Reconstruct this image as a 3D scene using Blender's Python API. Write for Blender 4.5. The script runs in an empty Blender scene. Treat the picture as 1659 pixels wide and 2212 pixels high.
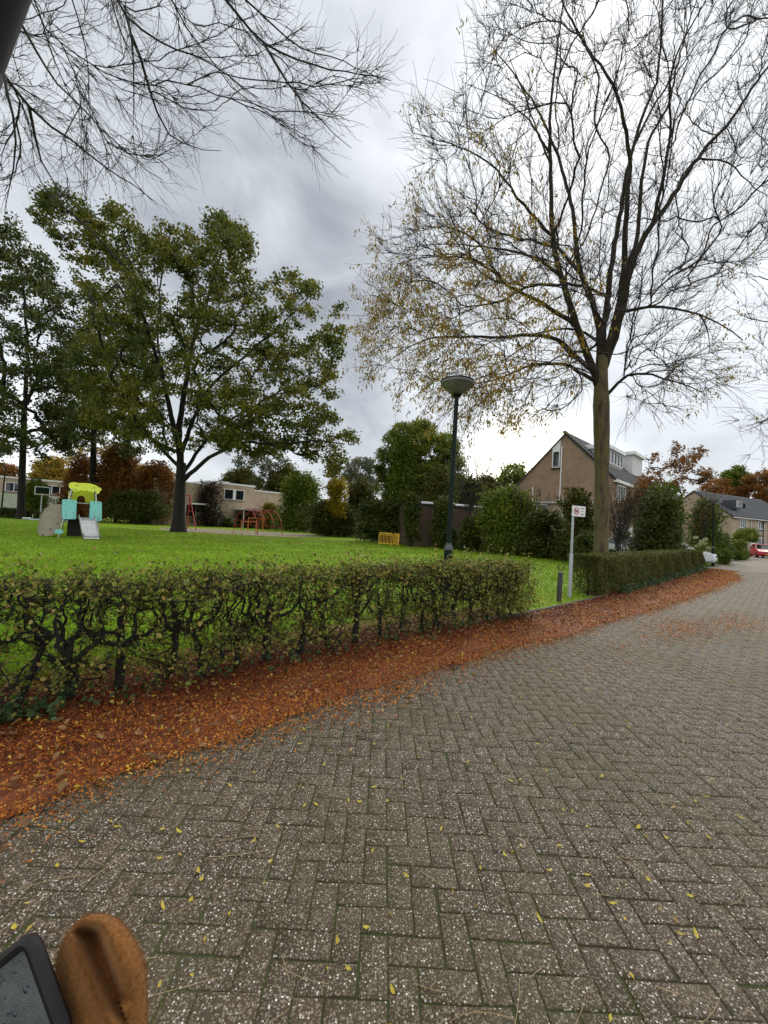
import bpy, bmesh, math, random
import numpy as np
from mathutils import Vector, Matrix

SC = bpy.context.scene
COL = SC.collection
RNG = np.random.default_rng(7)
random.seed(7)
PI = math.pi

# ------------------------------------------------------------------ camera
F_PX, PITCH, ROLL, EYE = 860.0, math.radians(1.53), math.radians(3.2), 1.5
cam_d = bpy.data.cameras.new('camera')
cam = bpy.data.objects.new('camera', cam_d)
COL.objects.link(cam)
cam_d.sensor_fit = 'HORIZONTAL'
cam_d.sensor_width = 36.0
cam_d.lens = 36.0 * F_PX / 1659.0
cam_d.clip_start = 0.02
cam_d.clip_end = 3000
cam.matrix_world = Matrix.Translation((0, 0, EYE)) @ Matrix.Rotation(PI / 2 + PITCH, 4, 'X') @ Matrix.Rotation(ROLL, 4, 'Z')
SC.camera = cam

def ray(u, v):
    x, y = (u - 829.5) / F_PX, -(v - 1106) / F_PX
    c, s = math.cos(ROLL), math.sin(ROLL)
    r, up = c * x - s * y, s * x + c * y
    cp, sp = math.cos(PITCH), math.sin(PITCH)
    return np.array([r, cp - up * sp, sp + up * cp])

def gnd(u, v, z=0.0):
    d = ray(u, v)
    return np.array([0, 0, EYE]) + d * ((z - EYE) / d[2])

def at(u, v, Y):
    d = ray(u, v)
    return np.array([0, 0, EYE]) + d * (Y / d[1])

# ------------------------------------------------------------------ sky
SUN_EL, SUN_AZ = math.radians(40), math.radians(24)
SUN_DIR = Vector((math.sin(SUN_AZ) * math.cos(SUN_EL), math.cos(SUN_AZ) * math.cos(SUN_EL), math.sin(SUN_EL)))
world = bpy.data.worlds.new('World')
SC.world = world
world.use_nodes = True

def build_sky():
    nt = world.node_tree
    N, L = nt.nodes, nt.links
    N.clear()
    out = N.new('ShaderNodeOutputWorld')
    bg = N.new('ShaderNodeBackground')
    bg.inputs['Strength'].default_value = 0.1
    L.new(bg.outputs[0], out.inputs[0])
    sky = N.new('ShaderNodeTexSky')
    sky.sky_type = 'NISHITA'
    sky.sun_disc = False
    sky.sun_elevation = SUN_EL
    sky.sun_rotation = SUN_AZ
    tc = N.new('ShaderNodeTexCoord')
    D = tc.outputs['Generated']

    def math_n(op, a, b=None, c=None, clamp=False):
        n = N.new('ShaderNodeMath')
        n.operation = op
        n.use_clamp = clamp
        for i, x in enumerate((a, b, c)):
            if x is None:
                continue
            if isinstance(x, (int, float)):
                n.inputs[i].default_value = x
            else:
                L.new(x, n.inputs[i])
        return n.outputs[0]

    def noise(scale, detail, rough, dist, zs=1.0, off=(0, 0, 0)):
        mp = N.new('ShaderNodeMapping')
        mp.inputs['Scale'].default_value = (scale, scale, scale * zs)
        mp.inputs['Location'].default_value = off
        L.new(D, mp.inputs['Vector'])
        n = N.new('ShaderNodeTexNoise')
        n.inputs['Scale'].default_value = 1.0
        n.inputs['Detail'].default_value = detail
        n.inputs['Roughness'].default_value = rough
        n.inputs['Distortion'].default_value = dist
        L.new(mp.outputs[0], n.inputs['Vector'])
        return n.outputs[0]
    warp = noise(3.0, 4, 0.55, 0.3)
    fine = noise(4.5, 7, 0.55, 0.5, 1.6, (3.1, 1.7, 0.4))

    def lobe(u, v, wide):
        d = Vector(ray(u, v)).normalized()
        dot = N.new('ShaderNodeVectorMath')
        dot.operation = 'DOT_PRODUCT'
        nrm = N.new('ShaderNodeVectorMath')
        nrm.operation = 'NORMALIZE'
        L.new(D, nrm.inputs[0])
        L.new(nrm.outputs[0], dot.inputs[0])
        dot.inputs[1].default_value = d
        ang = math_n('ARCCOSINE', math_n('MINIMUM', dot.outputs['Value'], 1.0))
        ang = math_n('ADD', ang, math_n('MULTIPLY', math_n('SUBTRACT', warp, 0.5), wide * 0.9))
        mr = N.new('ShaderNodeMapRange')
        mr.interpolation_type = 'SMOOTHSTEP'
        mr.inputs['From Min'].default_value = wide
        mr.inputs['From Max'].default_value = 0.0
        L.new(ang, mr.inputs['Value'])
        return mr.outputs[0]
    sep = N.new('ShaderNodeSeparateXYZ')
    L.new(D, sep.inputs[0])
    v = math_n('ADD', SKY_BASE, math_n('MULTIPLY', math_n('SUBTRACT', fine, 0.5), 0.42))
    v = math_n('ADD', v, math_n('MULTIPLY', math_n('MAXIMUM', sep.outputs[2], 0.0), SKY_RISE))
    for (u, w, wide, amt) in SKY_LOBES:
        v = math_n('ADD', v, math_n('MULTIPLY', lobe(u, w, wide), amt))
    v = math_n('MAXIMUM', v, 0.2)
    rp = N.new('ShaderNodeValToRGB')
    e = rp.color_ramp.elements
    e[0].position, e[0].color = 0.2, (0.185, 0.2, 0.22, 1)
    e[1].position, e[1].color = 1.0, (1.0, 1.0, 1.0, 1)
    m = e.new(0.5)
    m.color = (0.475, 0.5, 0.52, 1)
    L.new(v, rp.inputs[0])
    warm = N.new('ShaderNodeMix')
    warm.data_type = 'RGBA'
    warm.blend_type = 'ADD'
    L.new(lobe(1130, 1030, 0.19), warm.inputs['Factor'])
    L.new(rp.outputs[0], warm.inputs['A'])
    warm.inputs['B'].default_value = (0.60, 0.46, 0.20, 1)
    mul = N.new('ShaderNodeVectorMath')
    mul.operation = 'SCALE'
    mul.inputs['Scale'].default_value = 10.0
    L.new(warm.outputs['Result'], mul.inputs[0])
    mix = N.new('ShaderNodeMix')
    mix.data_type = 'RGBA'
    mix.inputs['Factor'].default_value = 0.94
    L.new(sky.outputs[0], mix.inputs['A'])
    L.new(mul.outputs[0], mix.inputs['B'])
    L.new(mix.outputs['Result'], bg.inputs['Color'])

SKY_BASE, SKY_RISE = 0.57, 0.13
SKY_LOBES = [(520, 620, 1.05, -0.36), (1010, 130, 0.34, 0.14), (1500, 150, 0.65, -0.07), (1090, 1010, 0.22, 0.26), (120, 980, 0.40, 0.24),
             (1600, 980, 0.50, -0.14), (760, 560, 0.34, -0.07), (780, 60, 0.22, -0.08)]
build_sky()

sun_d = bpy.data.lights.new('sun', 'SUN')
sun_d.energy = 1.5
sun_d.angle = math.radians(50)
sun_d.color = (1.0, 0.95, 0.86)
sun = bpy.data.objects.new('sun', sun_d)
COL.objects.link(sun)
sun.rotation_euler = SUN_DIR.to_track_quat('Z', 'Y').to_euler()
sun.location = SUN_DIR * 60

vs = SC.view_settings
vs.view_transform = 'Standard'
vs.look = 'None'
vs.gamma = 1.0
vs.exposure = 0.95
vs.use_curve_mapping = False
SC.render.engine = 'CYCLES'
cy = SC.cycles
cy.max_bounces = 5
cy.diffuse_bounces = 3
cy.glossy_bounces = 2
cy.transmission_bounces = 3
cy.transparent_max_bounces = 4
cy.use_denoising = True

# ------------------------------------------------------------------ materials
def mat(name, cols, rough=0.7, scale=6.0, detail=5.0, bump=0.0, bump_scale=None, island=False, objrand=False, trans=0.0, spec=0.5, metal=0.0,
        space='Object', stretch=(1, 1, 1), pos=None, noise_mix=0.5, emit=None):
    """cols: a list of linear colours; picked by noise, or by a random value per island mixed with noise"""
    m = bpy.data.materials.new(name)
    m.use_nodes = True
    nt = m.node_tree
    N, L = nt.nodes, nt.links
    b = N['Principled BSDF']
    b.inputs['Roughness'].default_value = rough
    b.inputs['Metallic'].default_value = metal
    b.inputs['Specular IOR Level'].default_value = spec
    if len(cols) == 1 and not bump:
        b.inputs['Base Color'].default_value = (*cols[0], 1)
    geo = N.new('ShaderNodeNewGeometry')
    tc = N.new('ShaderNodeTexCoord')
    mp = N.new('ShaderNodeMapping')
    mp.inputs['Scale'].default_value = stretch
    L.new(geo.outputs['Position'] if space == 'World' else tc.outputs['Object'], mp.inputs['Vector'])
    nz = N.new('ShaderNodeTexNoise')
    nz.inputs['Scale'].default_value = scale
    nz.inputs['Detail'].default_value = detail
    nz.inputs['Roughness'].default_value = 0.6
    L.new(mp.outputs[0], nz.inputs['Vector'])
    if len(cols) > 1:
        rp = N.new('ShaderNodeValToRGB')
        el = rp.color_ramp.elements
        n = len(cols)
        lo, hi = (0.0, 1.0) if island or objrand else (0.28, 0.72)
        el[0].position, el[0].color = lo, (*cols[0], 1)
        el[1].position, el[1].color = hi, (*cols[-1], 1)
        for i in range(1, n - 1):
            q = el.new(pos[i] if pos else lo + (hi - lo) * i / (n - 1))
            q.color = (*cols[i], 1)
        src = nz.outputs[0]
        if island or objrand:
            rnd = geo.outputs['Random Per Island']
            if objrand:
                oi = N.new('ShaderNodeObjectInfo')
                a = N.new('ShaderNodeMath'); a.operation = 'ADD'
                L.new(rnd, a.inputs[0]); L.new(oi.outputs['Random'], a.inputs[1])
                f = N.new('ShaderNodeMath'); f.operation = 'FRACT'
                L.new(a.outputs[0], f.inputs[0])
                rnd = f.outputs[0]
            mr = N.new('ShaderNodeMapRange')
            mr.inputs['From Min'].default_value = 0.3
            mr.inputs['From Max'].default_value = 0.7
            L.new(nz.outputs[0], mr.inputs['Value'])
            mx = N.new('ShaderNodeMix')
            mx.data_type = 'FLOAT'
            mx.inputs['Factor'].default_value = noise_mix
            L.new(rnd, mx.inputs['A'])
            L.new(mr.outputs[0], mx.inputs['B'])
            src = mx.outputs['Result']
        L.new(src, rp.inputs[0])
        L.new(rp.outputs[0], b.inputs['Base Color'])
        colour_out = rp.outputs[0]
    else:
        b.inputs['Base Color'].default_value = (*cols[0], 1)
        colour_out = None
    if bump:
        nb = N.new('ShaderNodeTexNoise')
        nb.inputs['Scale'].default_value = bump_scale or scale * 4
        nb.inputs['Detail'].default_value = 4
        L.new(mp.outputs[0], nb.inputs['Vector'])
        bp = N.new('ShaderNodeBump')
        bp.inputs['Strength'].default_value = bump
        bp.inputs['Distance'].default_value = 0.02
        L.new(nb.outputs[0], bp.inputs['Height'])
        L.new(bp.outputs[0], b.inputs['Normal'])
    if trans:
        tr = N.new('ShaderNodeBsdfTranslucent')
        if colour_out:
            L.new(colour_out, tr.inputs[0])
        else:
            tr.inputs[0].default_value = (*cols[0], 1)
        ms = N.new('ShaderNodeMixShader')
        ms.inputs[0].default_value = trans
        L.new(b.outputs[0], ms.inputs[1])
        L.new(tr.outputs[0], ms.inputs[2])
        L.new(ms.outputs[0], N['Material Output'].inputs[0])
    return m

def leafmat(name, cols, trans=0.3, scale=0.5, rough=0.45, noise_mix=0.4, pos=None):
    return mat(name, cols, rough, scale, 3, island=True, trans=trans, space='World', noise_mix=noise_mix, pos=pos, spec=0.15)

def brick_mat(name, c1, c2, mortar, scale=1.0):
    m = bpy.data.materials.new(name)
    m.use_nodes = True
    nt = m.node_tree
    N, L = nt.nodes, nt.links
    b = N['Principled BSDF']
    b.inputs['Roughness'].default_value = 0.85
    tc = N.new('ShaderNodeTexCoord')
    sp = N.new('ShaderNodeSeparateXYZ')
    L.new(tc.outputs['Object'], sp.inputs[0])
    ad = N.new('ShaderNodeMath')
    L.new(sp.outputs[0], ad.inputs[0])
    L.new(sp.outputs[1], ad.inputs[1])
    cb = N.new('ShaderNodeCombineXYZ')
    L.new(ad.outputs[0], cb.inputs[0])
    L.new(sp.outputs[2], cb.inputs[1])
    br = N.new('ShaderNodeTexBrick')
    br.inputs['Scale'].default_value = scale
    br.inputs['Color1'].default_value = (*c1, 1)
    br.inputs['Color2'].default_value = (*c2, 1)
    br.inputs['Mortar'].default_value = (*mortar, 1)
    br.inputs['Brick Width'].default_value = 0.22
    br.inputs['Row Height'].default_value = 0.0625
    br.inputs['Mortar Size'].default_value = 0.006
    L.new(cb.outputs[0], br.inputs['Vector'])
    nz = N.new('ShaderNodeTexNoise')
    nz.inputs['Scale'].default_value = 1.3
    nz.inputs['Detail'].default_value = 6
    L.new(tc.outputs['Object'], nz.inputs['Vector'])
    rp = N.new('ShaderNodeValToRGB')
    rp.color_ramp.elements[0].position, rp.color_ramp.elements[0].color = 0.3, (0.78, 0.76, 0.74, 1)
    rp.color_ramp.elements[1].position, rp.color_ramp.elements[1].color = 0.7, (1.1, 1.08, 1.05, 1)
    L.new(nz.outputs[0], rp.inputs[0])
    mx = N.new('ShaderNodeMix')
    mx.data_type = 'RGBA'
    mx.blend_type = 'MULTIPLY'
    mx.inputs['Factor'].default_value = 1.0
    L.new(br.outputs['Color'], mx.inputs['A'])
    L.new(rp.outputs[0], mx.inputs['B'])
    L.new(mx.outputs['Result'], b.inputs['Base Color'])
    bp = N.new('ShaderNodeBump')
    bp.inputs['Strength'].default_value = 0.4
    bp.inputs['Distance'].default_value = 0.01
    bp.invert = True
    L.new(br.outputs['Fac'], bp.inputs['Height'])
    L.new(bp.outputs[0], b.inputs['Normal'])
    return m

def paver_mat(name, objrand):
    """damp exposed-aggregate concrete paver: brown-grey paste with pale pebbles"""
    m = bpy.data.materials.new(name)
    m.use_nodes = True
    nt = m.node_tree
    N, L = nt.nodes, nt.links
    b = N['Principled BSDF']
    geo = N.new('ShaderNodeNewGeometry')
    P = geo.outputs['Position']

    def vor(scale):
        v = N.new('ShaderNodeTexVoronoi')
        v.inputs['Scale'].default_value = scale
        L.new(P, v.inputs['Vector'])
        return v

    def ramp(src, stops, interp='LINEAR'):
        r = N.new('ShaderNodeValToRGB')
        r.color_ramp.interpolation = interp
        el = r.color_ramp.elements
        el[0].position, el[0].color = stops[0][0], (*stops[0][1], 1)
        el[1].position, el[1].color = stops[-1][0], (*stops[-1][1], 1)
        for p, c in stops[1:-1]:
            q = el.new(p)
            q.color = (*c, 1)
        L.new(src, r.inputs[0])
        return r.outputs[0]

    def mixc(f, a, c, blend='MIX'):
        x = N.new('ShaderNodeMix')
        x.data_type = 'RGBA'
        x.blend_type = blend
        if isinstance(f, float):
            x.inputs['Factor'].default_value = f
        else:
            L.new(f, x.inputs['Factor'])
        L.new(a, x.inputs['A'])
        if isinstance(c, tuple):
            x.inputs['B'].default_value = (*c, 1)
        else:
            L.new(c, x.inputs['B'])
        return x.outputs['Result']
    nz = N.new('ShaderNodeTexNoise')
    nz.inputs['Scale'].default_value = 3.0
    nz.inputs['Detail'].default_value = 8
    L.new(P, nz.inputs['Vector'])
    base = ramp(nz.outputs[0], [(0.3, (0.041, 0.030, 0.017)), (0.5, (0.062, 0.047, 0.029)), (0.7, (0.078, 0.063, 0.042))])
    # each paver a slightly different tone
    oi = N.new('ShaderNodeObjectInfo')
    ad = N.new('ShaderNodeMath'); ad.operation = 'ADD'
    L.new(geo.outputs['Random Per Island'], ad.inputs[0])
    if objrand:
        L.new(oi.outputs['Random'], ad.inputs[1])
    else:
        ad.inputs[1].default_value = 0.0
    fr = N.new('ShaderNodeMath'); fr.operation = 'FRACT'
    L.new(ad.outputs[0], fr.inputs[0])
    tone = ramp(fr.outputs[0], [(0.0, (0.90, 0.90, 0.92)), (0.6, (1.0, 0.99, 0.98)), (1.0, (1.09, 1.06, 1.03))])
    base = mixc(1.0, base, tone, 'MULTIPLY')
    v1 = vor(120.0)
    sep = N.new('ShaderNodeSeparateColor')
    L.new(v1.outputs['Color'], sep.inputs[0])
    pebble = ramp(sep.outputs[0], [(0.0, (0.045, 0.032, 0.022)), (0.30, (0.09, 0.07, 0.052)), (0.55, (0.15, 0.11, 0.075)), (0.80, (0.25, 0.195, 0.135)), (0.90, (0.52, 0.48, 0.41)), (1.0, (0.80, 0.77, 0.70))])
    inside = ramp(v1.outputs['Distance'], [(0.32, (1, 1, 1)), (0.48, (0, 0, 0))])
    colr = mixc(inside, base, pebble)
    v2 = vor(210.0)
    sep2 = N.new('ShaderNodeSeparateColor')
    L.new(v2.outputs['Color'], sep2.inputs[0])
    fine = ramp(sep2.outputs[1], [(0.80, (0, 0, 0)), (0.86, (1, 1, 1))])
    colr = mixc(fine, colr, (0.20, 0.17, 0.13))
    # moss film in patches
    n2 = N.new('ShaderNodeTexNoise')
    n2.inputs['Scale'].default_value = 0.9
    n2.inputs['Detail'].default_value = 7
    L.new(P, n2.inputs['Vector'])
    mossf = ramp(n2.outputs[0], [(0.42, (0, 0, 0)), (0.72, (0.50, 0.50, 0.50))])
    colr = mixc(mossf, colr, (0.070, 0.066, 0.022))
    L.new(colr, b.inputs['Base Color'])
    rr = ramp(v1.outputs['Distance'], [(0.1, (0.40, 0.40, 0.40)), (0.5, (0.70, 0.70, 0.70))])
    L.new(rr, b.inputs['Roughness'])
    b.inputs['Specular IOR Level'].default_value = 0.20
    bp = N.new('ShaderNodeBump')
    bp.inputs['Strength'].default_value = 0.75
    bp.inputs['Distance'].default_value = 0.004
    bp.invert = True
    L.new(v1.outputs['Distance'], bp.inputs['Height'])
    L.new(bp.outputs[0], b.inputs['Normal'])
    return m

M = {}
M['paver'] = paver_mat('paver', True)
M['paver_field'] = paver_mat('paver_field', False)
M['joint'] = mat('joint_moss', [(0.026, 0.020, 0.010), (0.042, 0.036, 0.012), (0.052, 0.062, 0.011), (0.060, 0.075, 0.012), (0.034, 0.027, 0.012)], 0.9, 2.2, 8, bump=0.8, bump_scale=140, space='World')
M['earth'] = mat('earth', [(0.045, 0.035, 0.02), (0.05, 0.06, 0.02)], 0.95, 0.5, 6, space='World')
M['lawn'] = mat('lawn', [(0.095, 0.130, 0.012), (0.125, 0.210, 0.010), (0.170, 0.270, 0.014), (0.23, 0.285, 0.028)], 0.75, 0.42, 9, bump=1.0, bump_scale=26, space='World', spec=0.08)
M['blade'] = leafmat('grass_blade', [(0.090, 0.175, 0.008), (0.14, 0.25, 0.011), (0.19, 0.31, 0.016), (0.26, 0.31, 0.034)], 0.35, 0.6, 0.5)
M['litter'] = mat('leaf_litter', [(0.055, 0.015, 0.006), (0.15, 0.038, 0.009), (0.25, 0.070, 0.013), (0.11, 0.030, 0.009)], 0.7, 30.0, 7, bump=1.0, bump_scale=90, space='World')
M['leaflet_shaded'] = leafmat('shaded_red_leaflet', [(0.030, 0.009, 0.005), (0.085, 0.018, 0.007), (0.17, 0.034, 0.009), (0.27, 0.065, 0.014)], 0.1, 1.5, 0.5, 0.15)  # deep red-brown leaflets, with the hedge's shade put into their colour
M['leaflet'] = leafmat('litter_leaflet', [(0.10, 0.022, 0.006), (0.26, 0.062, 0.010), (0.44, 0.12, 0.014), (0.55, 0.20, 0.022), (0.62, 0.34, 0.09)], 0.15, 1.5, 0.5, 0.15)
M['yellow_leaf'] = leafmat('yellow_leaf', [(0.42, 0.24, 0.03), (0.58, 0.41, 0.05), (0.50, 0.42, 0.07), (0.40, 0.20, 0.08)], 0.2, 3.0, 0.45, 0.2)
M['brown_leaf'] = leafmat('brown_leaf', [(0.06, 0.032, 0.014), (0.14, 0.075, 0.03), (0.26, 0.14, 0.06), (0.32, 0.17, 0.09)], 0.15, 3.0, 0.5, 0.2)
M['straw'] = mat('straw', [(0.22, 0.14, 0.06), (0.40, 0.31, 0.16)], 0.8, 3.0, island=True, space='World')
M['kerb'] = mat('kerb_concrete', [(0.05, 0.04, 0.03), (0.09, 0.075, 0.055), (0.06, 0.06, 0.03)], 0.9, 8, 6, bump=0.5, bump_scale=60, space='World')
M['sand'] = mat('sand', [(0.17, 0.14, 0.09), (0.24, 0.20, 0.13), (0.12, 0.14, 0.05)], 0.95, 0.8, 8, space='World')
M['bark'] = mat('bark', [(0.012, 0.009, 0.006), (0.075, 0.053, 0.033), (0.125, 0.105, 0.036), (0.040, 0.028, 0.018)], 0.9, 6.0, 10, bump=1.0, bump_scale=16, space='World', stretch=(1, 1, 0.28))
M['limbbark'] = mat('limb_bark', [(0.014, 0.010, 0.007), (0.036, 0.027, 0.017), (0.048, 0.042, 0.020)], 0.9, 6.0, 7, bump=0.8, bump_scale=24, space='World', spec=0.2)  # bark colour darkened to stand for limbs backlit by the sky
M['twig'] = mat('twig', [(0.010, 0.007, 0.006), (0.024, 0.016, 0.011)], 0.75, 3.0, island=True, space='World')
M['oakbark'] = mat('oak_bark', [(0.005, 0.004, 0.003), (0.016, 0.012, 0.008)], 0.95, 4.0, 7, bump=1.0, bump_scale=14, space='World', stretch=(1, 1, 0.3))
M['hedgebark'] = mat('hedge_bark', [(0.006, 0.005, 0.004), (0.014, 0.012, 0.007), (0.024, 0.026, 0.012)], 0.85, 14.0, 6, bump=0.7, bump_scale=60, space='World')
M['brickwall'] = brick_mat('brown_brick', (0.34, 0.23, 0.15), (0.28, 0.185, 0.12), (0.31, 0.23, 0.165))
M['shadedbrick'] = brick_mat('shaded_brown_brick', (0.105, 0.066, 0.042), (0.085, 0.052, 0.034), (0.11, 0.08, 0.06))  # brown brick with the shrubs' shade put into its colour
M['palebrick'] = brick_mat('pale_brick', (0.46, 0.36, 0.26), (0.39, 0.30, 0.21), (0.42, 0.35, 0.27))
M['white'] = mat('white_paint', [(0.70, 0.70, 0.69), (0.80, 0.80, 0.79)], 0.45, 2.0, 5, space='World')
M['dirtywhite'] = mat('weathered_white', [(0.50, 0.50, 0.48), (0.68, 0.68, 0.66)], 0.6, 1.5, 6, space='World')
M['rooftile'] = mat('roof_tile', [(0.030, 0.028, 0.028), (0.050, 0.046, 0.044), (0.070, 0.062, 0.056)], 0.6, 2.0, 5, island=True, space='World')
M['slate'] = mat('slate', [(0.032, 0.035, 0.042), (0.050, 0.052, 0.060)], 0.55, 2.0, 5, island=True, space='World')
M['glass'] = mat('window_glass', [(0.012, 0.015, 0.018)], 0.06, spec=0.8)
M['dark'] = mat('dark_timber', [(0.014, 0.012, 0.010), (0.03, 0.025, 0.02)], 0.7, 4)
M['ridge'] = mat('lichen_ridge', [(0.28, 0.20, 0.03), (0.10, 0.08, 0.04)], 0.8, 12)
M['lampgreen'] = mat('lamp_green_paint', [(0.003, 0.009, 0.006), (0.006, 0.015, 0.011)], 0.55, 7, 5, space='World', spec=0.2)
M['collar'] = mat('worn_collar', [(0.030, 0.045, 0.042), (0.085, 0.10, 0.10)], 0.5, 14)
M['lampgrey'] = mat('lamp_shade_plastic', [(0.19, 0.18, 0.17), (0.12, 0.115, 0.108), (0.23, 0.22, 0.21)], 0.5, 6, 6)
M['black'] = mat('black_plastic', [(0.004, 0.004, 0.005), (0.008, 0.008, 0.009)], 0.75, 8, spec=0.2)
M['galv'] = mat('galvanised', [(0.30, 0.33, 0.34), (0.42, 0.45, 0.46), (0.36, 0.38, 0.36)], 0.45, 14, 6, metal=0.5, space='World')
M['signwhite'] = mat('sign_white', [(0.74, 0.73, 0.72), (0.80, 0.80, 0.79)], 0.4, 10)
M['signred'] = mat('sign_red', [(0.42, 0.012, 0.03)], 0.4)
M['signgrey'] = mat('sign_lettering', [(0.10, 0.10, 0.11)], 0.5)
M['rustpost'] = mat('post_paint', [(0.018, 0.019, 0.022), (0.034, 0.032, 0.033), (0.050, 0.030, 0.022)], 0.6, 5, 6, space='World')
M['lime'] = mat('lime_plastic', [(0.50, 0.58, 0.015), (0.56, 0.64, 0.03)], 0.4, 3)
M['turq'] = mat('turquoise_plastic', [(0.22, 0.62, 0.60), (0.27, 0.68, 0.66)], 0.4, 3)
M['shell'] = mat('beige_board', [(0.30, 0.25, 0.20), (0.36, 0.31, 0.26)], 0.6, 4)
M['steel'] = mat('steel', [(0.32, 0.32, 0.31), (0.48, 0.48, 0.47)], 0.35, 9, metal=0.75)
M['red'] = mat('red_paint', [(0.40, 0.020, 0.022), (0.30, 0.03, 0.025)], 0.45, 6)
M['yellow'] = mat('yellow_paint', [(0.85, 0.50, 0.05), (0.78, 0.44, 0.05)], 0.45, 6)
M['orange'] = mat('orange_paint', [(0.62, 0.22, 0.03)], 0.45)
M['blue'] = mat('pale_blue_paint', [(0.36, 0.44, 0.52)], 0.5)
M['carred'] = mat('car_red', [(0.45, 0.012, 0.030)], 0.25)
M['carwhite'] = mat('car_silver', [(0.62, 0.64, 0.66)], 0.25)
M['cardark'] = mat('car_dark', [(0.02, 0.022, 0.025)], 0.25)
M['tyre'] = mat('tyre_rubber', [(0.012, 0.012, 0.012)], 0.8)
M['plate'] = mat('plate_yellow', [(0.70, 0.48, 0.03)], 0.4)
M['headlight'] = mat('headlight_glass', [(0.70, 0.72, 0.74)], 0.1)
# foliage
M['oakleaf'] = leafmat('oak_leaves', [(0.030, 0.048, 0.010), (0.070, 0.095, 0.017), (0.135, 0.145, 0.022), (0.32, 0.23, 0.028)], 0.35, 0.30, noise_mix=0.5, pos=[0, 0.36, 0.60, 1])
M['oakleaf_dark'] = leafmat('dark_oak_leaves', [(0.024, 0.040, 0.012), (0.048, 0.070, 0.016), (0.080, 0.095, 0.020), (0.17, 0.14, 0.022)], 0.28, 0.4)
M['goldleaf'] = leafmat('gold_leaves', [(0.12, 0.11, 0.035), (0.24, 0.19, 0.035), (0.44, 0.27, 0.025), (0.20, 0.17, 0.05)], 0.35, 0.6)
M['hedgeleaf'] = leafmat('hornbeam_leaves', [(0.055, 0.075, 0.014), (0.11, 0.14, 0.022), (0.19, 0.205, 0.036), (0.32, 0.285, 0.07), (0.34, 0.20, 0.06)], 0.25, 2.0, 0.4, 0.15)
M['hedgeleaf_dark'] = leafmat('dense_hedge_leaves', [(0.045, 0.055, 0.012), (0.080, 0.092, 0.018), (0.12, 0.12, 0.026), (0.17, 0.12, 0.032)], 0.25, 1.5, 0.45)
M['ivy'] = leafmat('ivy_leaves', [(0.030, 0.055, 0.020), (0.050, 0.085, 0.030), (0.085, 0.12, 0.05)], 0.2, 2.0)
M['green_dark'] = leafmat('dark_green_leaves', [(0.018, 0.030, 0.008), (0.044, 0.062, 0.012), (0.082, 0.100, 0.017), (0.15, 0.14, 0.024)], 0.25, 0.8)
M['green_mid'] = leafmat('mid_green_leaves', [(0.044, 0.074, 0.011), (0.092, 0.135, 0.015), (0.155, 0.20, 0.022), (0.26, 0.26, 0.032)], 0.3, 0.8)
M['green_bright'] = leafmat('bright_green_leaves', [(0.05, 0.09, 0.014), (0.085, 0.14, 0.02), (0.14, 0.18, 0.03)], 0.35, 0.8)
M['yellow_green'] = leafmat('yellow_green_leaves', [(0.08, 0.09, 0.016), (0.20, 0.17, 0.02), (0.34, 0.25, 0.02)], 0.35, 0.7)
M['yellow_bright'] = leafmat('bright_yellow_leaves', [(0.12, 0.11, 0.015), (0.34, 0.27, 0.02), (0.52, 0.40, 0.025)], 0.4, 0.7)
M['maple_leaf'] = leafmat('maple_leaves', [(0.050, 0.080, 0.014), (0.105, 0.145, 0.020), (0.17, 0.20, 0.028), (0.26, 0.25, 0.04)], 0.4, 0.5)
M['olive'] = leafmat('olive_leaves', [(0.044, 0.048, 0.012), (0.085, 0.088, 0.018), (0.16, 0.14, 0.026)], 0.3, 0.7)
M['rust'] = leafmat('rust_leaves', [(0.060, 0.042, 0.014), (0.15, 0.075, 0.020), (0.32, 0.13, 0.028), (0.075, 0.070, 0.016)], 0.3, 0.35, 0.5, 0.5)
M['purple'] = leafmat('brown_purple_leaves', [(0.032, 0.024, 0.018), (0.055, 0.042, 0.028), (0.07, 0.06, 0.03)], 0.25, 0.8)
M['pale_leaf'] = leafmat('grey_green_leaves', [(0.085, 0.095, 0.06), (0.13, 0.14, 0.09), (0.18, 0.17, 0.10)], 0.35, 0.5)
M['flower'] = leafmat('hydrangea_heads', [(0.48, 0.52, 0.26), (0.62, 0.62, 0.40)], 0.3, 3)

# ------------------------------------------------------------------ object helpers
def tag(o, label=None, cat=None, group=None, kind=None):
    if label:
        o['label'] = label
    if cat:
        o['category'] = cat
    if group:
        o['group'] = group
    if kind:
        o['kind'] = kind
    return o

def empty(name, label, cat, loc=(0, 0, 0), rz=0.0, group=None):
    o = bpy.data.objects.new(name, None)
    COL.objects.link(o)
    o.location = loc
    o.rotation_euler = (0, 0, rz)
    return tag(o, label, cat, group)

def link(name, me, parent=None):
    o = bpy.data.objects.new(name, me)
    COL.objects.link(o)
    if parent is not None:
        o.parent = parent
    return o

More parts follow.
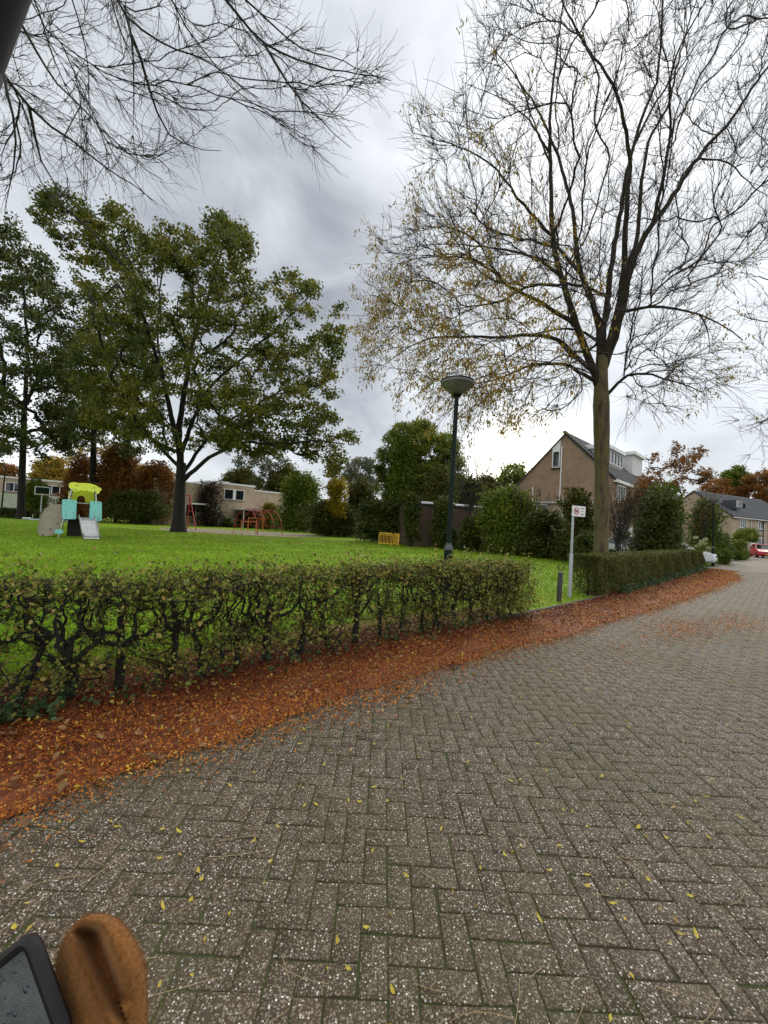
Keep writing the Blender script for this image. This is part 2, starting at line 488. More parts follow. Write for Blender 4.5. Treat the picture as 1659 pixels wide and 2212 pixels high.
def fast_mesh(name, V, FS, material, parent=None, smooth=False):
    """V (n,3); FS one array (m,k) or a list of such arrays"""
    if not isinstance(FS, list):
        FS = [FS]
    me = bpy.data.meshes.new(name)
    V = np.asarray(V, dtype=np.float32)
    me.vertices.add(len(V))
    me.vertices.foreach_set('co', V.ravel())
    loops = np.concatenate([np.asarray(f, dtype=np.int32).ravel() for f in FS])
    tot = np.concatenate([np.full(len(f), f.shape[1], dtype=np.int32) for f in FS])
    st = np.concatenate([[0], np.cumsum(tot)[:-1]]).astype(np.int32)
    me.loops.add(len(loops))
    me.loops.foreach_set('vertex_index', loops)
    me.polygons.add(len(tot))
    me.polygons.foreach_set('loop_start', st)
    me.polygons.foreach_set('loop_total', tot)
    if smooth:
        me.polygons.foreach_set('use_smooth', np.ones(len(tot), dtype=bool))
    me.update(calc_edges=True)
    me.materials.append(material)
    return link(name, me, parent)

class MB:
    def __init__(s):
        s.v, s.f = [], []

    def add(s, V, Fs):
        n = len(s.v)
        s.v += [tuple(map(float, p)) for p in V]
        s.f += [tuple(int(i) + n for i in f) for f in Fs]
        return s

    def box(s, c, size, rz=0.0, bev=0.0):
        hx, hy, hz = size[0] / 2, size[1] / 2, size[2] / 2
        V = [(x, y, z) for z in (-hz, hz) for x, y in ((-hx, -hy), (hx, -hy), (hx, hy), (-hx, hy))]
        Fs = [(3, 2, 1, 0), (4, 5, 6, 7), (0, 1, 5, 4), (1, 2, 6, 5), (2, 3, 7, 6), (3, 0, 4, 7)]
        if bev:
            b = bev
            V = [(x, y, -hz) for x, y in ((-hx, -hy), (hx, -hy), (hx, hy), (-hx, hy))]
            V += [(x, y, hz - b) for x, y in ((-hx, -hy), (hx, -hy), (hx, hy), (-hx, hy))]
            V += [(x, y, hz) for x, y in ((-hx + b, -hy + b), (hx - b, -hy + b), (hx - b, hy - b), (-hx + b, hy - b))]
            Fs = [(3, 2, 1, 0)] + [(i, (i + 1) % 4, (i + 1) % 4 + 4, i + 4) for i in range(4)] + [(i + 4, (i + 1) % 4 + 4, (i + 1) % 4 + 8, i + 8) for i in range(4)] + [(8, 9, 10, 11)]
        ca, sa = math.cos(rz), math.sin(rz)
        V = [(c[0] + x * ca - y * sa, c[1] + x * sa + y * ca, c[2] + z) for x, y, z in V]
        return s.add(V, Fs)

    def tube(s, pts, rad, sides=8, cap=True):
        V, Fq = tube_arrays(np.asarray(pts, float), np.broadcast_to(np.asarray(rad, float), (len(pts),)), sides)
        n = len(pts)
        Fs = [tuple(q) for q in Fq]
        if cap:
            Fs += [tuple(range(sides))[::-1], tuple(range((n - 1) * sides, n * sides))]
        return s.add(V, Fs)

    def lathe(s, prof, c=(0, 0, 0), sides=24):
        V, Fs = [], []
        for r, z in prof:
            for k in range(sides):
                a = 2 * PI * k / sides
                V.append((c[0] + r * math.cos(a), c[1] + r * math.sin(a), c[2] + z))
        for i in range(len(prof) - 1):
            for k in range(sides):
                k2 = (k + 1) % sides
                Fs.append((i * sides + k, i * sides + k2, (i + 1) * sides + k2, (i + 1) * sides + k))
        Fs.append(tuple(range(sides))[::-1])
        Fs.append(tuple(range((len(prof) - 1) * sides, len(prof) * sides)))
        return s.add(V, Fs)

    def prism(s, poly, y0, y1, axes='xz'):
        """extrude a 2-D outline; axes xz: outline in x,z, depth along y; xy: depth along z; yz: depth along x"""
        n = len(poly)
        def P(p, d):
            return {'xz': (p[0], d, p[1]), 'xy': (p[0], p[1], d), 'yz': (d, p[0], p[1])}[axes]
        V = [P(p, y0) for p in poly] + [P(p, y1) for p in poly]
        Fs = [tuple(range(n)), tuple(range(2 * n - 1, n - 1, -1))] + [(i, i + n, (i + 1) % n + n, (i + 1) % n) for i in range(n)]
        return s.add(V, Fs)

    def build(s, name, material, parent=None, smooth=False):
        me = bpy.data.meshes.new(name)
        me.from_pydata(s.v, [], s.f)
        bm = bmesh.new()
        bm.from_mesh(me)
        bmesh.ops.recalc_face_normals(bm, faces=bm.faces)
        if smooth:
            for e in bm.edges:
                if len(e.link_faces) == 2 and e.calc_face_angle(0) > 0.7:
                    e.smooth = False
            for f in bm.faces:
                f.smooth = True
        bm.to_mesh(me)
        bm.free()
        me.materials.append(material)
        return link(name, me, parent)

def copy_tree(o, parent=None):
    c = o.copy()
    COL.objects.link(c)
    if parent is not None:
        c.parent = parent
    for ch in [x for x in o.children]:
        copy_tree(ch, c)
    return c

def tube_arrays(P, R, sides):
    n = len(P)
    T = np.gradient(P, axis=0)
    T /= np.linalg.norm(T, axis=1, keepdims=True) + 1e-9
    mean = T.mean(0)
    ref = np.eye(3)[np.argmin(np.abs(mean))]
    A = np.cross(T, ref)
    A /= np.linalg.norm(A, axis=1, keepdims=True) + 1e-9
    B = np.cross(T, A)
    th = np.arange(sides) * 2 * PI / sides
    V = P[:, None, :] + R[:, None, None] * (np.cos(th)[None, :, None] * A[:, None, :] + np.sin(th)[None, :, None] * B[:, None, :])
    i = np.arange(n - 1)[:, None] * sides
    k = np.arange(sides)[None, :]
    k2 = (k + 1) % sides
    Fq = np.stack([i + k, i + k2, i + sides + k2, i + sides + k], axis=-1).reshape(-1, 4)
    return V.reshape(-1, 3), Fq

def tubes_batch(P, R, sides=3):
    """P (m,n,3), R (m,n)"""
    m, n = P.shape[:2]
    T = np.gradient(P, axis=1)
    T /= np.linalg.norm(T, axis=2, keepdims=True) + 1e-9
    ref = np.where(np.abs(T.mean(1))[:, 2:3] > 0.8, np.array([[1.0, 0, 0]]), np.array([[0, 0, 1.0]]))[:, None, :]
    A = np.cross(T, np.broadcast_to(ref, T.shape))
    A /= np.linalg.norm(A, axis=2, keepdims=True) + 1e-9
    B = np.cross(T, A)
    th = np.arange(sides) * 2 * PI / sides
    V = P[:, :, None, :] + R[:, :, None, None] * (np.cos(th)[None, None, :, None] * A[:, :, None, :] + np.sin(th)[None, None, :, None] * B[:, :, None, :])
    base = (np.arange(m) * n * sides)[:, None, None]
    i = (np.arange(n - 1) * sides)[None, :, None]
    k = np.arange(sides)[None, None, :]
    k2 = (k + 1) % sides
    Fq = np.stack([base + i + k, base + i + k2, base + i + sides + k2, base + i + sides + k], axis=-1).reshape(-1, 4)
    return V.reshape(-1, 3), Fq

def merge(parts):
    Vs, Fs, n = [], [], 0
    for V, Fq in parts:
        Vs.append(V)
        Fs.append(Fq + n)
        n += len(V)
    return np.concatenate(Vs), np.concatenate(Fs)

def unit(a):
    return a / (np.linalg.norm(a, axis=-1, keepdims=True) + 1e-9)

def leaves(P, size, rng, up=0.0, aspect=0.6, droop=None, shape=4):
    """one small folded face per point: shape 4 a diamond, 6 a rounded leaf of two faces"""
    n = len(P)
    size = np.broadcast_to(np.asarray(size, float), (n,)) * rng.uniform(0.7, 1.3, n)
    N = rng.normal(size=(n, 3))
    N[:, 2] += up
    N = unit(N)
    D = rng.normal(size=(n, 3))
    if droop is not None:
        D = D * 0.6 + np.asarray(droop)
    D = unit(D - N * (D * N).sum(1, keepdims=True))
    S = np.cross(N, D)
    L = size[:, None]
    W = L * aspect * 0.5
    fold = N * (L * 0.12)
    if shape == 4:
        V = np.stack([P - D * L * 0.5, P + S * W + fold, P + D * L * 0.5, P - S * W + fold], axis=1)
        Fq = np.arange(n * 4).reshape(n, 4)
        return V.reshape(-1, 3), Fq
    a, b = D * L * 0.5, D * L * 0.15
    V = np.stack([P - a, P - b * 1.6 + S * W * 0.9 + fold, P + b * 1.3 + S * W * 0.9 + fold, P + a, P + b * 1.3 - S * W * 0.9 + fold, P - b * 1.6 - S * W * 0.9 + fold], axis=1)
    k = np.arange(n)[:, None] * 6
    Fq = np.concatenate([k + np.array([[0, 1, 2, 3]]), k + np.array([[0, 3, 4, 5]])])
    return V.reshape(-1, 3), Fq

def in_poly(x, y, poly):
    inside = np.zeros(len(x), bool)
    n = len(poly)
    for i in range(n):
        x1, y1 = poly[i]
        x2, y2 = poly[(i + 1) % n]
        c = ((y1 > y) != (y2 > y)) & (x < (x2 - x1) * (y - y1) / (y2 - y1 + 1e-12) + x1)
        inside ^= c
    return inside

def smooth_path(pts, n):
    P = np.asarray(pts, float)
    d = np.concatenate([[0], np.cumsum(np.linalg.norm(np.diff(P, axis=0), axis=1))])
    t = np.linspace(0, d[-1], n)
    Q = np.stack([np.interp(t, d, P[:, k]) for k in range(3)], axis=1)
    for _ in range(2):
        R = Q.copy()
        R[1:-1] = (Q[:-2] + 2 * Q[1:-1] + Q[2:]) / 4
        Q = R
    return Q

# ------------------------------------------------------------------ tree skeleton
class Skel:
    CAP = 60000

    def __init__(s, rng):
        s.rng = rng
        s.P = np.zeros((s.CAP, 3))
        s.D = np.zeros((s.CAP, 3))
        s.par = np.full(s.CAP, -1)
        s.fix = np.full(s.CAP, np.nan)
        s.n = 0
        s.limbs = []
        s.free = np.ones(s.CAP, bool)

    def _put(s, p, d, par, r=np.nan):
        i = s.n
        s.P[i], s.D[i], s.par[i], s.fix[i] = p, d, par, r
        s.n += 1
        return i

    def nearest(s, p):
        return int(np.argmin(((s.P[:s.n] - p) ** 2).sum(1)))

    def limb(s, pts, r0, r1, seg=0.35, attach=True, bare=0.0, wig=0.0):
        pts = [np.asarray(p, float) for p in pts]
        par = -1
        if attach and s.n:
            par = s.nearest(pts[0])
            pts[0] = s.P[par].copy()
        Ln = sum(np.linalg.norm(b - a) for a, b in zip(pts, pts[1:]))
        Q = smooth_path(pts, max(4, int(Ln / seg)))
        if wig:
            Q[1:] += s.rng.normal(0, wig, (len(Q) - 1, 3))
        T = unit(np.gradient(Q, axis=0))
        R = r0 + (r1 - r0) * np.linspace(0, 1, len(Q)) ** 0.8
        idx = [par] if par >= 0 else []
        for k in range(1 if par >= 0 else 0, len(Q)):
            i = s._put(Q[k], T[k], idx[-1] if idx else -1, R[k])
            if k < bare * len(Q):
                s.free[i] = False
            idx.append(i)
        s.limbs.append((idx, Q, R))
        return idx

    def grow(s, targets, step=0.5, jit=0.04, pen=0.7, bend=0.45, lift=0.0, root=None):
        root = s.P[0] if root is None else root
        o = np.argsort(np.linalg.norm(targets - root, axis=1) * s.rng.uniform(0.85, 1.15, len(targets)))
        tips = []
        for t in targets[o]:
            if s.n > s.CAP - 400:
                break
            V = t - s.P[:s.n]
            d = np.sqrt((V ** 2).sum(1)) + 1e-6
            c = (V * s.D[:s.n]).sum(1) / d
            cost = d * (1 + pen * (1 - c)) + np.where(s.free[:s.n], 0, 1e6)
            j = int(np.argmin(cost))
            dist = d[j]
            p0, d0 = s.P[j], s.D[j]
            ctl = p0 + d0 * dist * bend + np.array([0, 0, lift * dist])
            k = max(2, int(dist / step) + 1)
            last = j
            prev = p0
            for q in range(1, k + 1):
                a = q / k
                p = (1 - a) ** 2 * p0 + 2 * a * (1 - a) * ctl + a * a * t
                if q < k:
                    p = p + s.rng.normal(0, jit * min(dist, 2), 3)
                dd = p - prev
                dd = dd / (np.linalg.norm(dd) + 1e-9)
                last = s._put(p, dd, last)
                prev = p
            tips.append(last)
        return tips

    def radii(s, tip, power=2.3, cap=0.75):
        n = s.n
        area = np.zeros(n)
        kids = np.zeros(n, int)
        for i in range(n):
            if s.par[i] >= 0:
                kids[s.par[i]] += 1
        area[kids == 0] = tip ** power
        for i in range(n - 1, -1, -1):
            if s.par[i] >= 0:
                area[s.par[i]] += area[i]
        r = area ** (1 / power)
        for i in range(n):
            if not np.isnan(s.fix[i]):
                r[i] = s.fix[i]
            elif s.par[i] >= 0:
                p = s.par[i]
                lim = r[p] * (cap if not np.isnan(s.fix[p]) else 1.0)
                r[i] = min(r[i], lim)
        s.r, s.area = r, area
        return r

    def chains(s):
        """lists of node indices of everything that was grown (not the fixed limbs), parent node first"""
        n = s.n
        best = np.full(n, -1)
        for i in range(n):
            p = s.par[i]
            if p >= 0 and np.isnan(s.fix[i]) and np.isnan(s.fix[p]):
                if best[p] < 0 or s.area[i] > s.area[best[p]]:
                    best[p] = i
        out = []
        for i in range(n):
            p = s.par[i]
            if not np.isnan(s.fix[i]) or p < 0:
                continue
            if np.isnan(s.fix[p]) and best[p] == i:
                continue
            c = [p, i]
            while best[c[-1]] >= 0:
                c.append(best[c[-1]])
            out.append(c)
        return out

    def chain_mesh(s, chains, thick_sides=6):
        parts = []
        for c in chains:
            P = s.P[c]
            R = s.r[c].copy()
            R[0] = min(R[0], R[1] * 1.05)
            k = thick_sides if R[1] > 0.06 else (5 if R[1] > 0.03 else (4 if R[1] > 0.012 else 3))
            parts.append(tube_arrays(P, R, k))
        return merge(parts)

def twig_fan(P, D, rng, per=3, length=(0.3, 0.8), r=0.005, spread=0.75, lift=0.15, k=5, zig=0.02):
    n = len(P) * per
    p0 = np.repeat(P, per, axis=0)
    d0 = unit(np.repeat(D, per, axis=0) + rng.normal(0, spread, (n, 3)))
    L = rng.uniform(*length, n)[:, None]
    bendv = rng.normal(0, 0.35, (n, 3)) + np.array([0, 0, lift])
    t = np.linspace(0, 1, k)
    pts = p0[:, None, :] + d0[:, None, :] * L[:, :, None] * t[None, :, None] + bendv[:, None, :] * L[:, :, None] * (t ** 2)[None, :, None] * 0.5
    zz = rng.normal(0, zig, (n, k, 3))
    zz[:, 0] = 0
    pts = pts + zz
    R = np.broadcast_to(r * (1 - 0.55 * t)[None, :], (n, k)) * rng.uniform(0.8, 1.2, (n, 1))
    return pts, R

def px_targets(poly, Y0, D, n, rng, bias=0.0):
    """points filling a crown: its outline as seen, given depth"""
    A = np.array(poly, float)
    lo, hi = A.min(0), A.max(0)
    c = A.mean(0)
    out = []
    while len(out) < n:
        u = rng.uniform(lo[0], hi[0], n * 3)
        v = rng.uniform(lo[1], hi[1], n * 3)
        ok = in_poly(u, v, poly)
        for a, b in zip(u[ok], v[ok]):
            q = math.hypot((a - c[0]) / (hi[0] - lo[0]) * 2, (b - c[1]) / (hi[1] - lo[1]) * 2)
            y = Y0 + D * math.sqrt(max(0.06, 1 - q * q)) * rng.uniform(-1, 1)
            out.append(at(a, b, y))
            if len(out) >= n:
                break
    return np.array(out)
# ------------------------------------------------------------------ ground plan
SD = np.array([math.sin(math.radians(47)), math.cos(math.radians(47))])   # along the road
ND = np.array([SD[1], -SD[0]])                                             # away from the park
HL = np.array([(-9.0, -2.6), (-2.44, 2.96), (-1.01, 4.16), (0.65, 5.6), (2.5, 7.0), (5.2, 9.4), (16.8, 20.8), (21.0, 25.0)])   # foot of the hedges
LE = np.array([(-4.6, -1.6)] + [tuple(gnd(u, v)[:2]) for u, v in ((0, 1786), (151, 1729), (292, 1679), (458, 1630), (552, 1593), (604, 1578), (719, 1536), (864, 1479), (969, 1445), (1104, 1406), (1216, 1386), (1287, 1356), (1368, 1335), (1436, 1315), (1520, 1285), (1598, 1251))] + [(17.6, 20.0)])  # the litter's outer edge

def sn(p):
    return p @ SD, p @ ND

def xy(s, n):
    return np.asarray(s)[..., None] * SD + np.asarray(n)[..., None] * ND
HS, HN = sn(HL)
LS, LN = sn(LE)

def n_hedge(s):
    return np.interp(s, HS, HN)

def n_litter(s):
    return np.interp(s, LS, LN)

# earth under everything, out to the horizon
mb = MB()
ring = [(0, 0, -0.06)] + [(900 * math.cos(a), 900 * math.sin(a), -0.06) for a in np.linspace(0, 2 * PI, 33)[:-1]]
mb.add(ring, [(0, i, i % 32 + 1) for i in range(1, 33)])
tag(mb.build('ground', M['earth']), kind='structure')

# lawn: left of the hedge line
s = np.linspace(-9, 24, 45)
e = xy(s, n_hedge(s) - 0.12)
V = [(p[0], p[1], 0.012) for p in e]
far = [(35, 40), (30, 75), (-30, 90), (-80, 60), (-70, 20), (-45, -20), (-12, -12)]
cxy = (-18.0, 24.0)
V += [(a, b, 0.012) for a, b in far] + [(cxy[0], cxy[1], 0.012)]
nn = len(V) - 1
mb = MB()
mb.add(V, [(nn, i, (i + 1) % nn) for i in range(nn)])
lawn = tag(mb.build('lawn', M['lawn']), kind='structure')

# road: a mossy bed of joints with the pavers laid in it; plain paving material far off
road = tag(bpy.data.objects.new('road', None), kind='structure')
COL.objects.link(road)
s = np.linspace(-9, 27, 40)
a, b = xy(s, n_hedge(s) - 0.12), xy(s, n_hedge(s) + 13)
V = np.concatenate([np.c_[a, np.full(len(a), -0.0045)], np.c_[b, np.full(len(b), -0.0045)]])
k = np.arange(len(s) - 1)
fast_mesh('joint_bed', V, np.stack([k, k + len(s), k + len(s) + 1, k + 1], 1), M['joint'], road)
mb = MB()
w = [xy(26.9, n_hedge(26.9) - 0.1), xy(26.9, n_hedge(26.9) + 13), xy(75, 20), xy(75, -6), xy(33, -6.5), xy(28.5, -5)]
mb.add([(p[0], p[1], -0.004) for p in w], [tuple(range(len(w)))])
mb.build('far_paving', M['paver_field'], road)

W = 0.0995
GAP = 0.0034
def paver_shape(hx, hy, seed):
    r = np.random.default_rng(seed)
    b = 0.0022
    V = []
    for z, q in ((-0.03, 0), (-b, 0), (0, b)):
        for sx, sy in ((-1, -1), (1, -1), (1, 1), (-1, 1)):
            V.append((sx * (hx - q), sy * (hy - q), z))
    V = np.array(V)
    V[8:, 2] += r.normal(0, 0.0006, 4)
    Fq = np.array([(i, (i + 1) % 4, (i + 1) % 4 + 4, i + 4) for i in range(4)] + [(i + 4, (i + 1) % 4 + 4, (i + 1) % 4 + 8, i + 8) for i in range(4)] + [(8, 9, 10, 11)])
    return V, Fq

def lay_pavers():
    cen, hor = [], []
    for i in range(-280, 350):
        for j in range(-170, 170):
            ox, oy = i + 2 * j, i - 2 * j
            for c, h in (((ox + 1, -oy - 0.5), True), ((ox + 2.5, -oy), False)):   # the courses step away to the lower right
                x, y = c[0] * W, c[1] * W
                if y < -0.6 or y > 21 or x > y * 1.0 + 5.2 or x < -5:
                    continue
                cen.append((x, y))
                hor.append(h)
    cen, hor = np.array(cen), np.array(hor)
    S, Nn = sn(cen)
    ok = (Nn > n_hedge(S) + 0.03) & (Nn < n_hedge(S) + 8.5)
    return cen[ok], hor[ok]
cen, hor = lay_pavers()
rngp = np.random.default_rng(3)
# which pavers show largest: nearest ones inside the frame and clear of the litter
S, Nn = sn(cen)
uu = 829.5 + F_PX * cen[:, 0] / np.maximum(cen[:, 1], 0.05)
vv = 1129 + F_PX * EYE / np.maximum(cen[:, 1], 0.05)
vis = (uu > 20) & (uu < 1680) & (vv < 2280) & (Nn > n_litter(S) + 0.02) & ~((uu < 330) & (vv > 1980))
dist = np.where(vis, np.hypot(np.hypot(cen[:, 0], cen[:, 1]), EYE), 1e9)
single = np.zeros(len(cen), bool)
single[np.argsort(dist)[:300]] = True
dz = rngp.normal(0, 0.0007, len(cen)) + 0.0009 * np.sin(cen[:, 0] * 1.3 + 1) * np.sin(cen[:, 1] * 0.9)
ang = rngp.normal(0, 0.010, len(cen))
tx, ty = rngp.normal(0, 0.0025, len(cen)), rngp.normal(0, 0.0025, len(cen))
off = rngp.normal(0, 0.0016, (len(cen), 2))
protos = {}
for h in (True, False):
    for q in range(4):
        hx, hy = (W - GAP, W / 2 - GAP) if h else (W / 2 - GAP, W - GAP)
        protos[h, q] = paver_shape(hx, hy, q + 10 * h)
pm = {}
for i in np.nonzero(single)[0]:
    key = (bool(hor[i]), int(rngp.integers(4)))
    if key not in pm:
        o = fast_mesh('brick', *protos[key], M['paver'], road)
        pm[key] = o.data
    else:
        o = link('brick', pm[key], road)
    o.location = (cen[i, 0] + off[i, 0], cen[i, 1] + off[i, 1], dz[i])
    o.rotation_euler = (tx[i], ty[i], ang[i])
Vs, Fs, n0 = [], [], 0
for h in (True, False):
    idx = np.nonzero(~single & (hor == h))[0]
    V0, F0 = protos[h, 0]
    ca, sa = np.cos(ang[idx])[:, None], np.sin(ang[idx])[:, None]
    X = V0[None, :, 0] * ca - V0[None, :, 1] * sa + (cen[idx, 0] + off[idx, 0])[:, None]
    Y = V0[None, :, 0] * sa + V0[None, :, 1] * ca + (cen[idx, 1] + off[idx, 1])[:, None]
    Z = V0[None, :, 2] + dz[idx][:, None] + V0[None, :, 0] * ty[idx][:, None] + V0[None, :, 1] * tx[idx][:, None]
    Vs.append(np.stack([X, Y, Z], -1).reshape(-1, 3))
    Fs.append((np.arange(len(idx))[:, None, None] * len(V0) + F0[None]).reshape(-1, 4) + n0)
    n0 += len(idx) * len(V0)
tag(fast_mesh('brick_field', np.concatenate(Vs), np.concatenate(Fs), M['paver_field'], road), kind='stuff')

# kerb stones at the opening between the hedges
kerb = tag(bpy.data.objects.new('kerb', None), kind='structure')
COL.objects.link(kerb)
s = sn(np.array([(1.9, 6.55)]))[0][0]
kerb_me = None
while s < HS[5] + 0.6:
    p = xy(s, n_hedge(s) - 0.05)
    q = xy(s + 0.5, n_hedge(s + 0.5) - 0.05)
    if kerb_me is None:
        o = MB().box((0, 0, 0), (0.49, 0.07, 0.16), bev=0.012).build('kerb_stone', M['kerb'], kerb)
        kerb_me = o.data
    else:
        o = link('kerb_stone', kerb_me, kerb)
    o.location = ((p[0] + q[0]) / 2, (p[1] + q[1]) / 2, -0.03 + random.uniform(-0.006, 0.006))
    o.rotation_euler = (random.uniform(-.03, .03), 0, math.atan2(q[1] - p[1], q[0] - p[0]))
    s += 0.5

# leaf litter along the hedges: a thin uneven sheet of packed leaves under loose leaflets
def wob(s, f, ph):
    return np.sin(s * f + ph) * 0.5 + np.sin(s * f * 2.3 + ph * 1.7) * 0.3 + np.sin(s * f * 5.1 + ph * 0.6) * 0.2
sg = np.linspace(-3.5, HS[6] + 0.7, 340)
tg = np.linspace(0, 1, 15)
Sg, Tg = np.meshgrid(sg, tg, indexing='ij')
n0g, n1g = n_hedge(Sg) - np.where(Sg < HS[4], 0.85, 0.45), n_litter(Sg) - 0.12 + 0.06 * wob(Sg, 2.1, 0.7) + 0.02 * np.sin(Sg * 13) + 0.012 * np.sin(Sg * 41) + 0.03 * np.sin(Sg * 23)
gap = (Sg > HS[4] - 0.15) & (Sg < HS[5] + 0.25)
n0g = np.where(gap, n_hedge(Sg) + 0.0, n0g)
Ng = n0g + (n1g - n0g) * Tg
pg = xy(Sg, Ng)
rl = np.random.default_rng(11)
zg = 0.004 + (0.012 + 0.012 * rl.random(Sg.shape)) * np.minimum(1, (1 - Tg) * 2.5)
V = np.concatenate([pg, zg[..., None]], -1).reshape(-1, 3)
ii = np.arange(len(sg) - 1)[:, None] * 15 + np.arange(14)[None]
Fq = np.stack([ii, ii + 15, ii + 16, ii + 1], -1).reshape(-1, 4)
litter = tag(fast_mesh('leaf_litter', V, Fq, M['litter'], smooth=True), 'rust brown layer of small fallen leaves along the foot of the hedges', kind='stuff')

def scatter_litter(n, rng):
    s = HS[1] - 1.3 + (HS[6] + 2.3 - HS[1]) * rng.random(n) ** 1.7
    t = np.where(rng.random(n) < 0.93, rng.uniform(-0.50, 0.95, n), 0.90 + np.abs(rng.normal(0, 0.11, n)))
    w = n_litter(s) - n_hedge(s)
    nn = n_hedge(s) + t * w + 0.06 * wob(s, 2.1, 0.7) * np.clip((t - 0.3) * 2, 0, 1)
    gap = (s > HS[4] - 0.15) & (s < HS[5] + 0.25) & (nn < n_hedge(s))
    p = xy(s, nn)
    z = 0.008 + 0.020 * np.clip((1 - t) * 2.5, 0, 1) + rng.random(n) * 0.012
    bare = (t > 0.42) & (np.sin(s * 2.9 + 1.5 * np.sin(t * 5 + s)) * np.sin(s * 0.9 + t * 6.0) > 0.62 + rng.normal(0, 0.15, n)) & (rng.random(n) < 0.55)
    P = np.c_[p, z][~gap & ~bare]
    return P
P = scatter_litter(175000, rl)
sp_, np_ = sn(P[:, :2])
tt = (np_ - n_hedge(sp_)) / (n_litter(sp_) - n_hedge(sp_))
darkened = rl.random(len(P)) > np.clip(0.02 + 1.05 * tt + 0.22 * np.sin(sp_ * 3.7) * np.sin(np_ * 7.0), 0.05, 0.90)  # more of the shade-coloured leaflets towards the hedge
fast_mesh('shaded_red_leaflets', *leaves(P[darkened], 0.018 + 0.0011 * np.hypot(P[darkened, 0], P[darkened, 1]), rl, up=1.6, aspect=0.45), M['leaflet_shaded'], litter)['kind'] = 'stuff'
P = P[~darkened]
V, Fq = leaves(P, 0.017 + 0.0011 * np.hypot(P[:, 0], P[:, 1]), rl, up=2.8, aspect=0.40)
# two thin drifts of leaflets out on the road
for (u, v, n, sx, sy) in ((1468, 1357, 1500, 0.75, 0.28), (1595, 1345, 1100, 0.8, 0.25), (820, 1500, 700, 0.5, 0.16), (1120, 1400, 600, 0.6, 0.15), (1330, 1405, 200, .7, .2)):
    c = gnd(u, v)
    q = rl.normal(size=(n, 2)) * (sx, sy)
    p = c[:2] + q[:, :1] * SD + q[:, 1:] * ND
    V2, F2 = leaves(np.c_[p, 0.007 + rl.random(n) * 0.006], 0.030, rl, up=2.5, aspect=0.40)
    V, Fq = merge([(V, Fq), (V2, F2)])
fast_mesh('leaflets', V, Fq, M['leaflet'], litter)['kind'] = 'stuff'
P = scatter_litter(1900, rl)
P = P[np.hypot(P[:, 0], P[:, 1]) < 14] + [0, 0, 0.014]
fast_mesh('larger_brown_leaves', *leaves(P, 0.046, rl, up=1.8, aspect=0.6, shape=6), M['brown_leaf'], litter)['kind'] = 'stuff'
p5 = np.concatenate([np.c_[rl.normal(-13.5, 5.0, 1500), rl.normal(27, 5.0, 1500)], np.c_[rl.uniform(-14, 9, 900), rl.uniform(6, 30, 900)]])
s5, m5 = sn(p5)
p5 = p5[(m5 < n_hedge(s5) - 0.6) & (p5[:, 1] > 5)]
tag(fast_mesh('lawn_leaves', *leaves(np.c_[p5, np.full(len(p5), 0.055)], 0.075, rl, up=1.5, aspect=0.6), M['brown_leaf']), 'dull brown leaves fallen on the lawn, thickest under the oak', kind='stuff')
# yellow leaflets over the litter and thinly over road and lawn: too many to count
P = scatter_litter(3400, rl)
n = 1000
s = HS[1] - 0.5 + 22 * rl.random(n) ** 1.5
nn = n_hedge(s) + rl.uniform(0.6, 5.5, n) ** 1.0
p2 = np.c_[xy(s, nn), np.full(n, 0.008)]
c = np.array([3.3, 8.0])
p3 = np.c_[c + rl.normal(size=(1500, 2)) * (1.3, 1.2), np.full(1500, 0.05)]
p4 = np.c_[rl.uniform(-14, 10, 1500), rl.uniform(5, 30, 1500), np.full(1500, 0.06)]
p3 = np.concatenate([p3, p4])
s3, m3 = sn(p3[:, :2])
p3 = p3[m3 < n_hedge(s3) - 0.15]
P = np.concatenate([P + [0, 0, 0.012], p2, p3])
V, Fq = leaves(P, 0.024 + 0.0012 * np.hypot(P[:, 0], P[:, 1]), rl, up=1.6, aspect=0.42)
tag(fast_mesh('small_yellow_leaves', V, Fq, M['yellow_leaf']), 'small yellow leaflets strewn over litter, paving and lawn', kind='stuff')
# thin dry leaf stalks
n = 620
s = HS[1] - 1.0 + 9 * rl.random(n) ** 1.3
nn = n_hedge(s) + rl.uniform(0.3, 4.8, n)
p0 = np.c_[xy(s, nn), np.full(n, 0.007)]
a = rl.normal(0.35, 0.7, n)
L = rl.uniform(0.05, 0.24, n)
t = np.linspace(0, 1, 5)
pts = p0[:, None] + np.stack([np.cos(a), np.sin(a), 0 * a], -1)[:, None] * (L[:, None] * t)[..., None]
side = np.stack([-np.sin(a), np.cos(a), 0 * a], -1)[:, None] * (rl.normal(0, 0.25, n) * L)[:, None, None] * (t * t)[None, :, None]
V, Fq = tubes_batch(pts + side, np.full((n, 5), 0.0011) * rl.uniform(.7, 1.4, (n, 1)), 3)
tag(fast_mesh('dry_stalks', V, Fq, M['straw']), 'thin straw coloured leaf stalks scattered on the paving', kind='stuff')

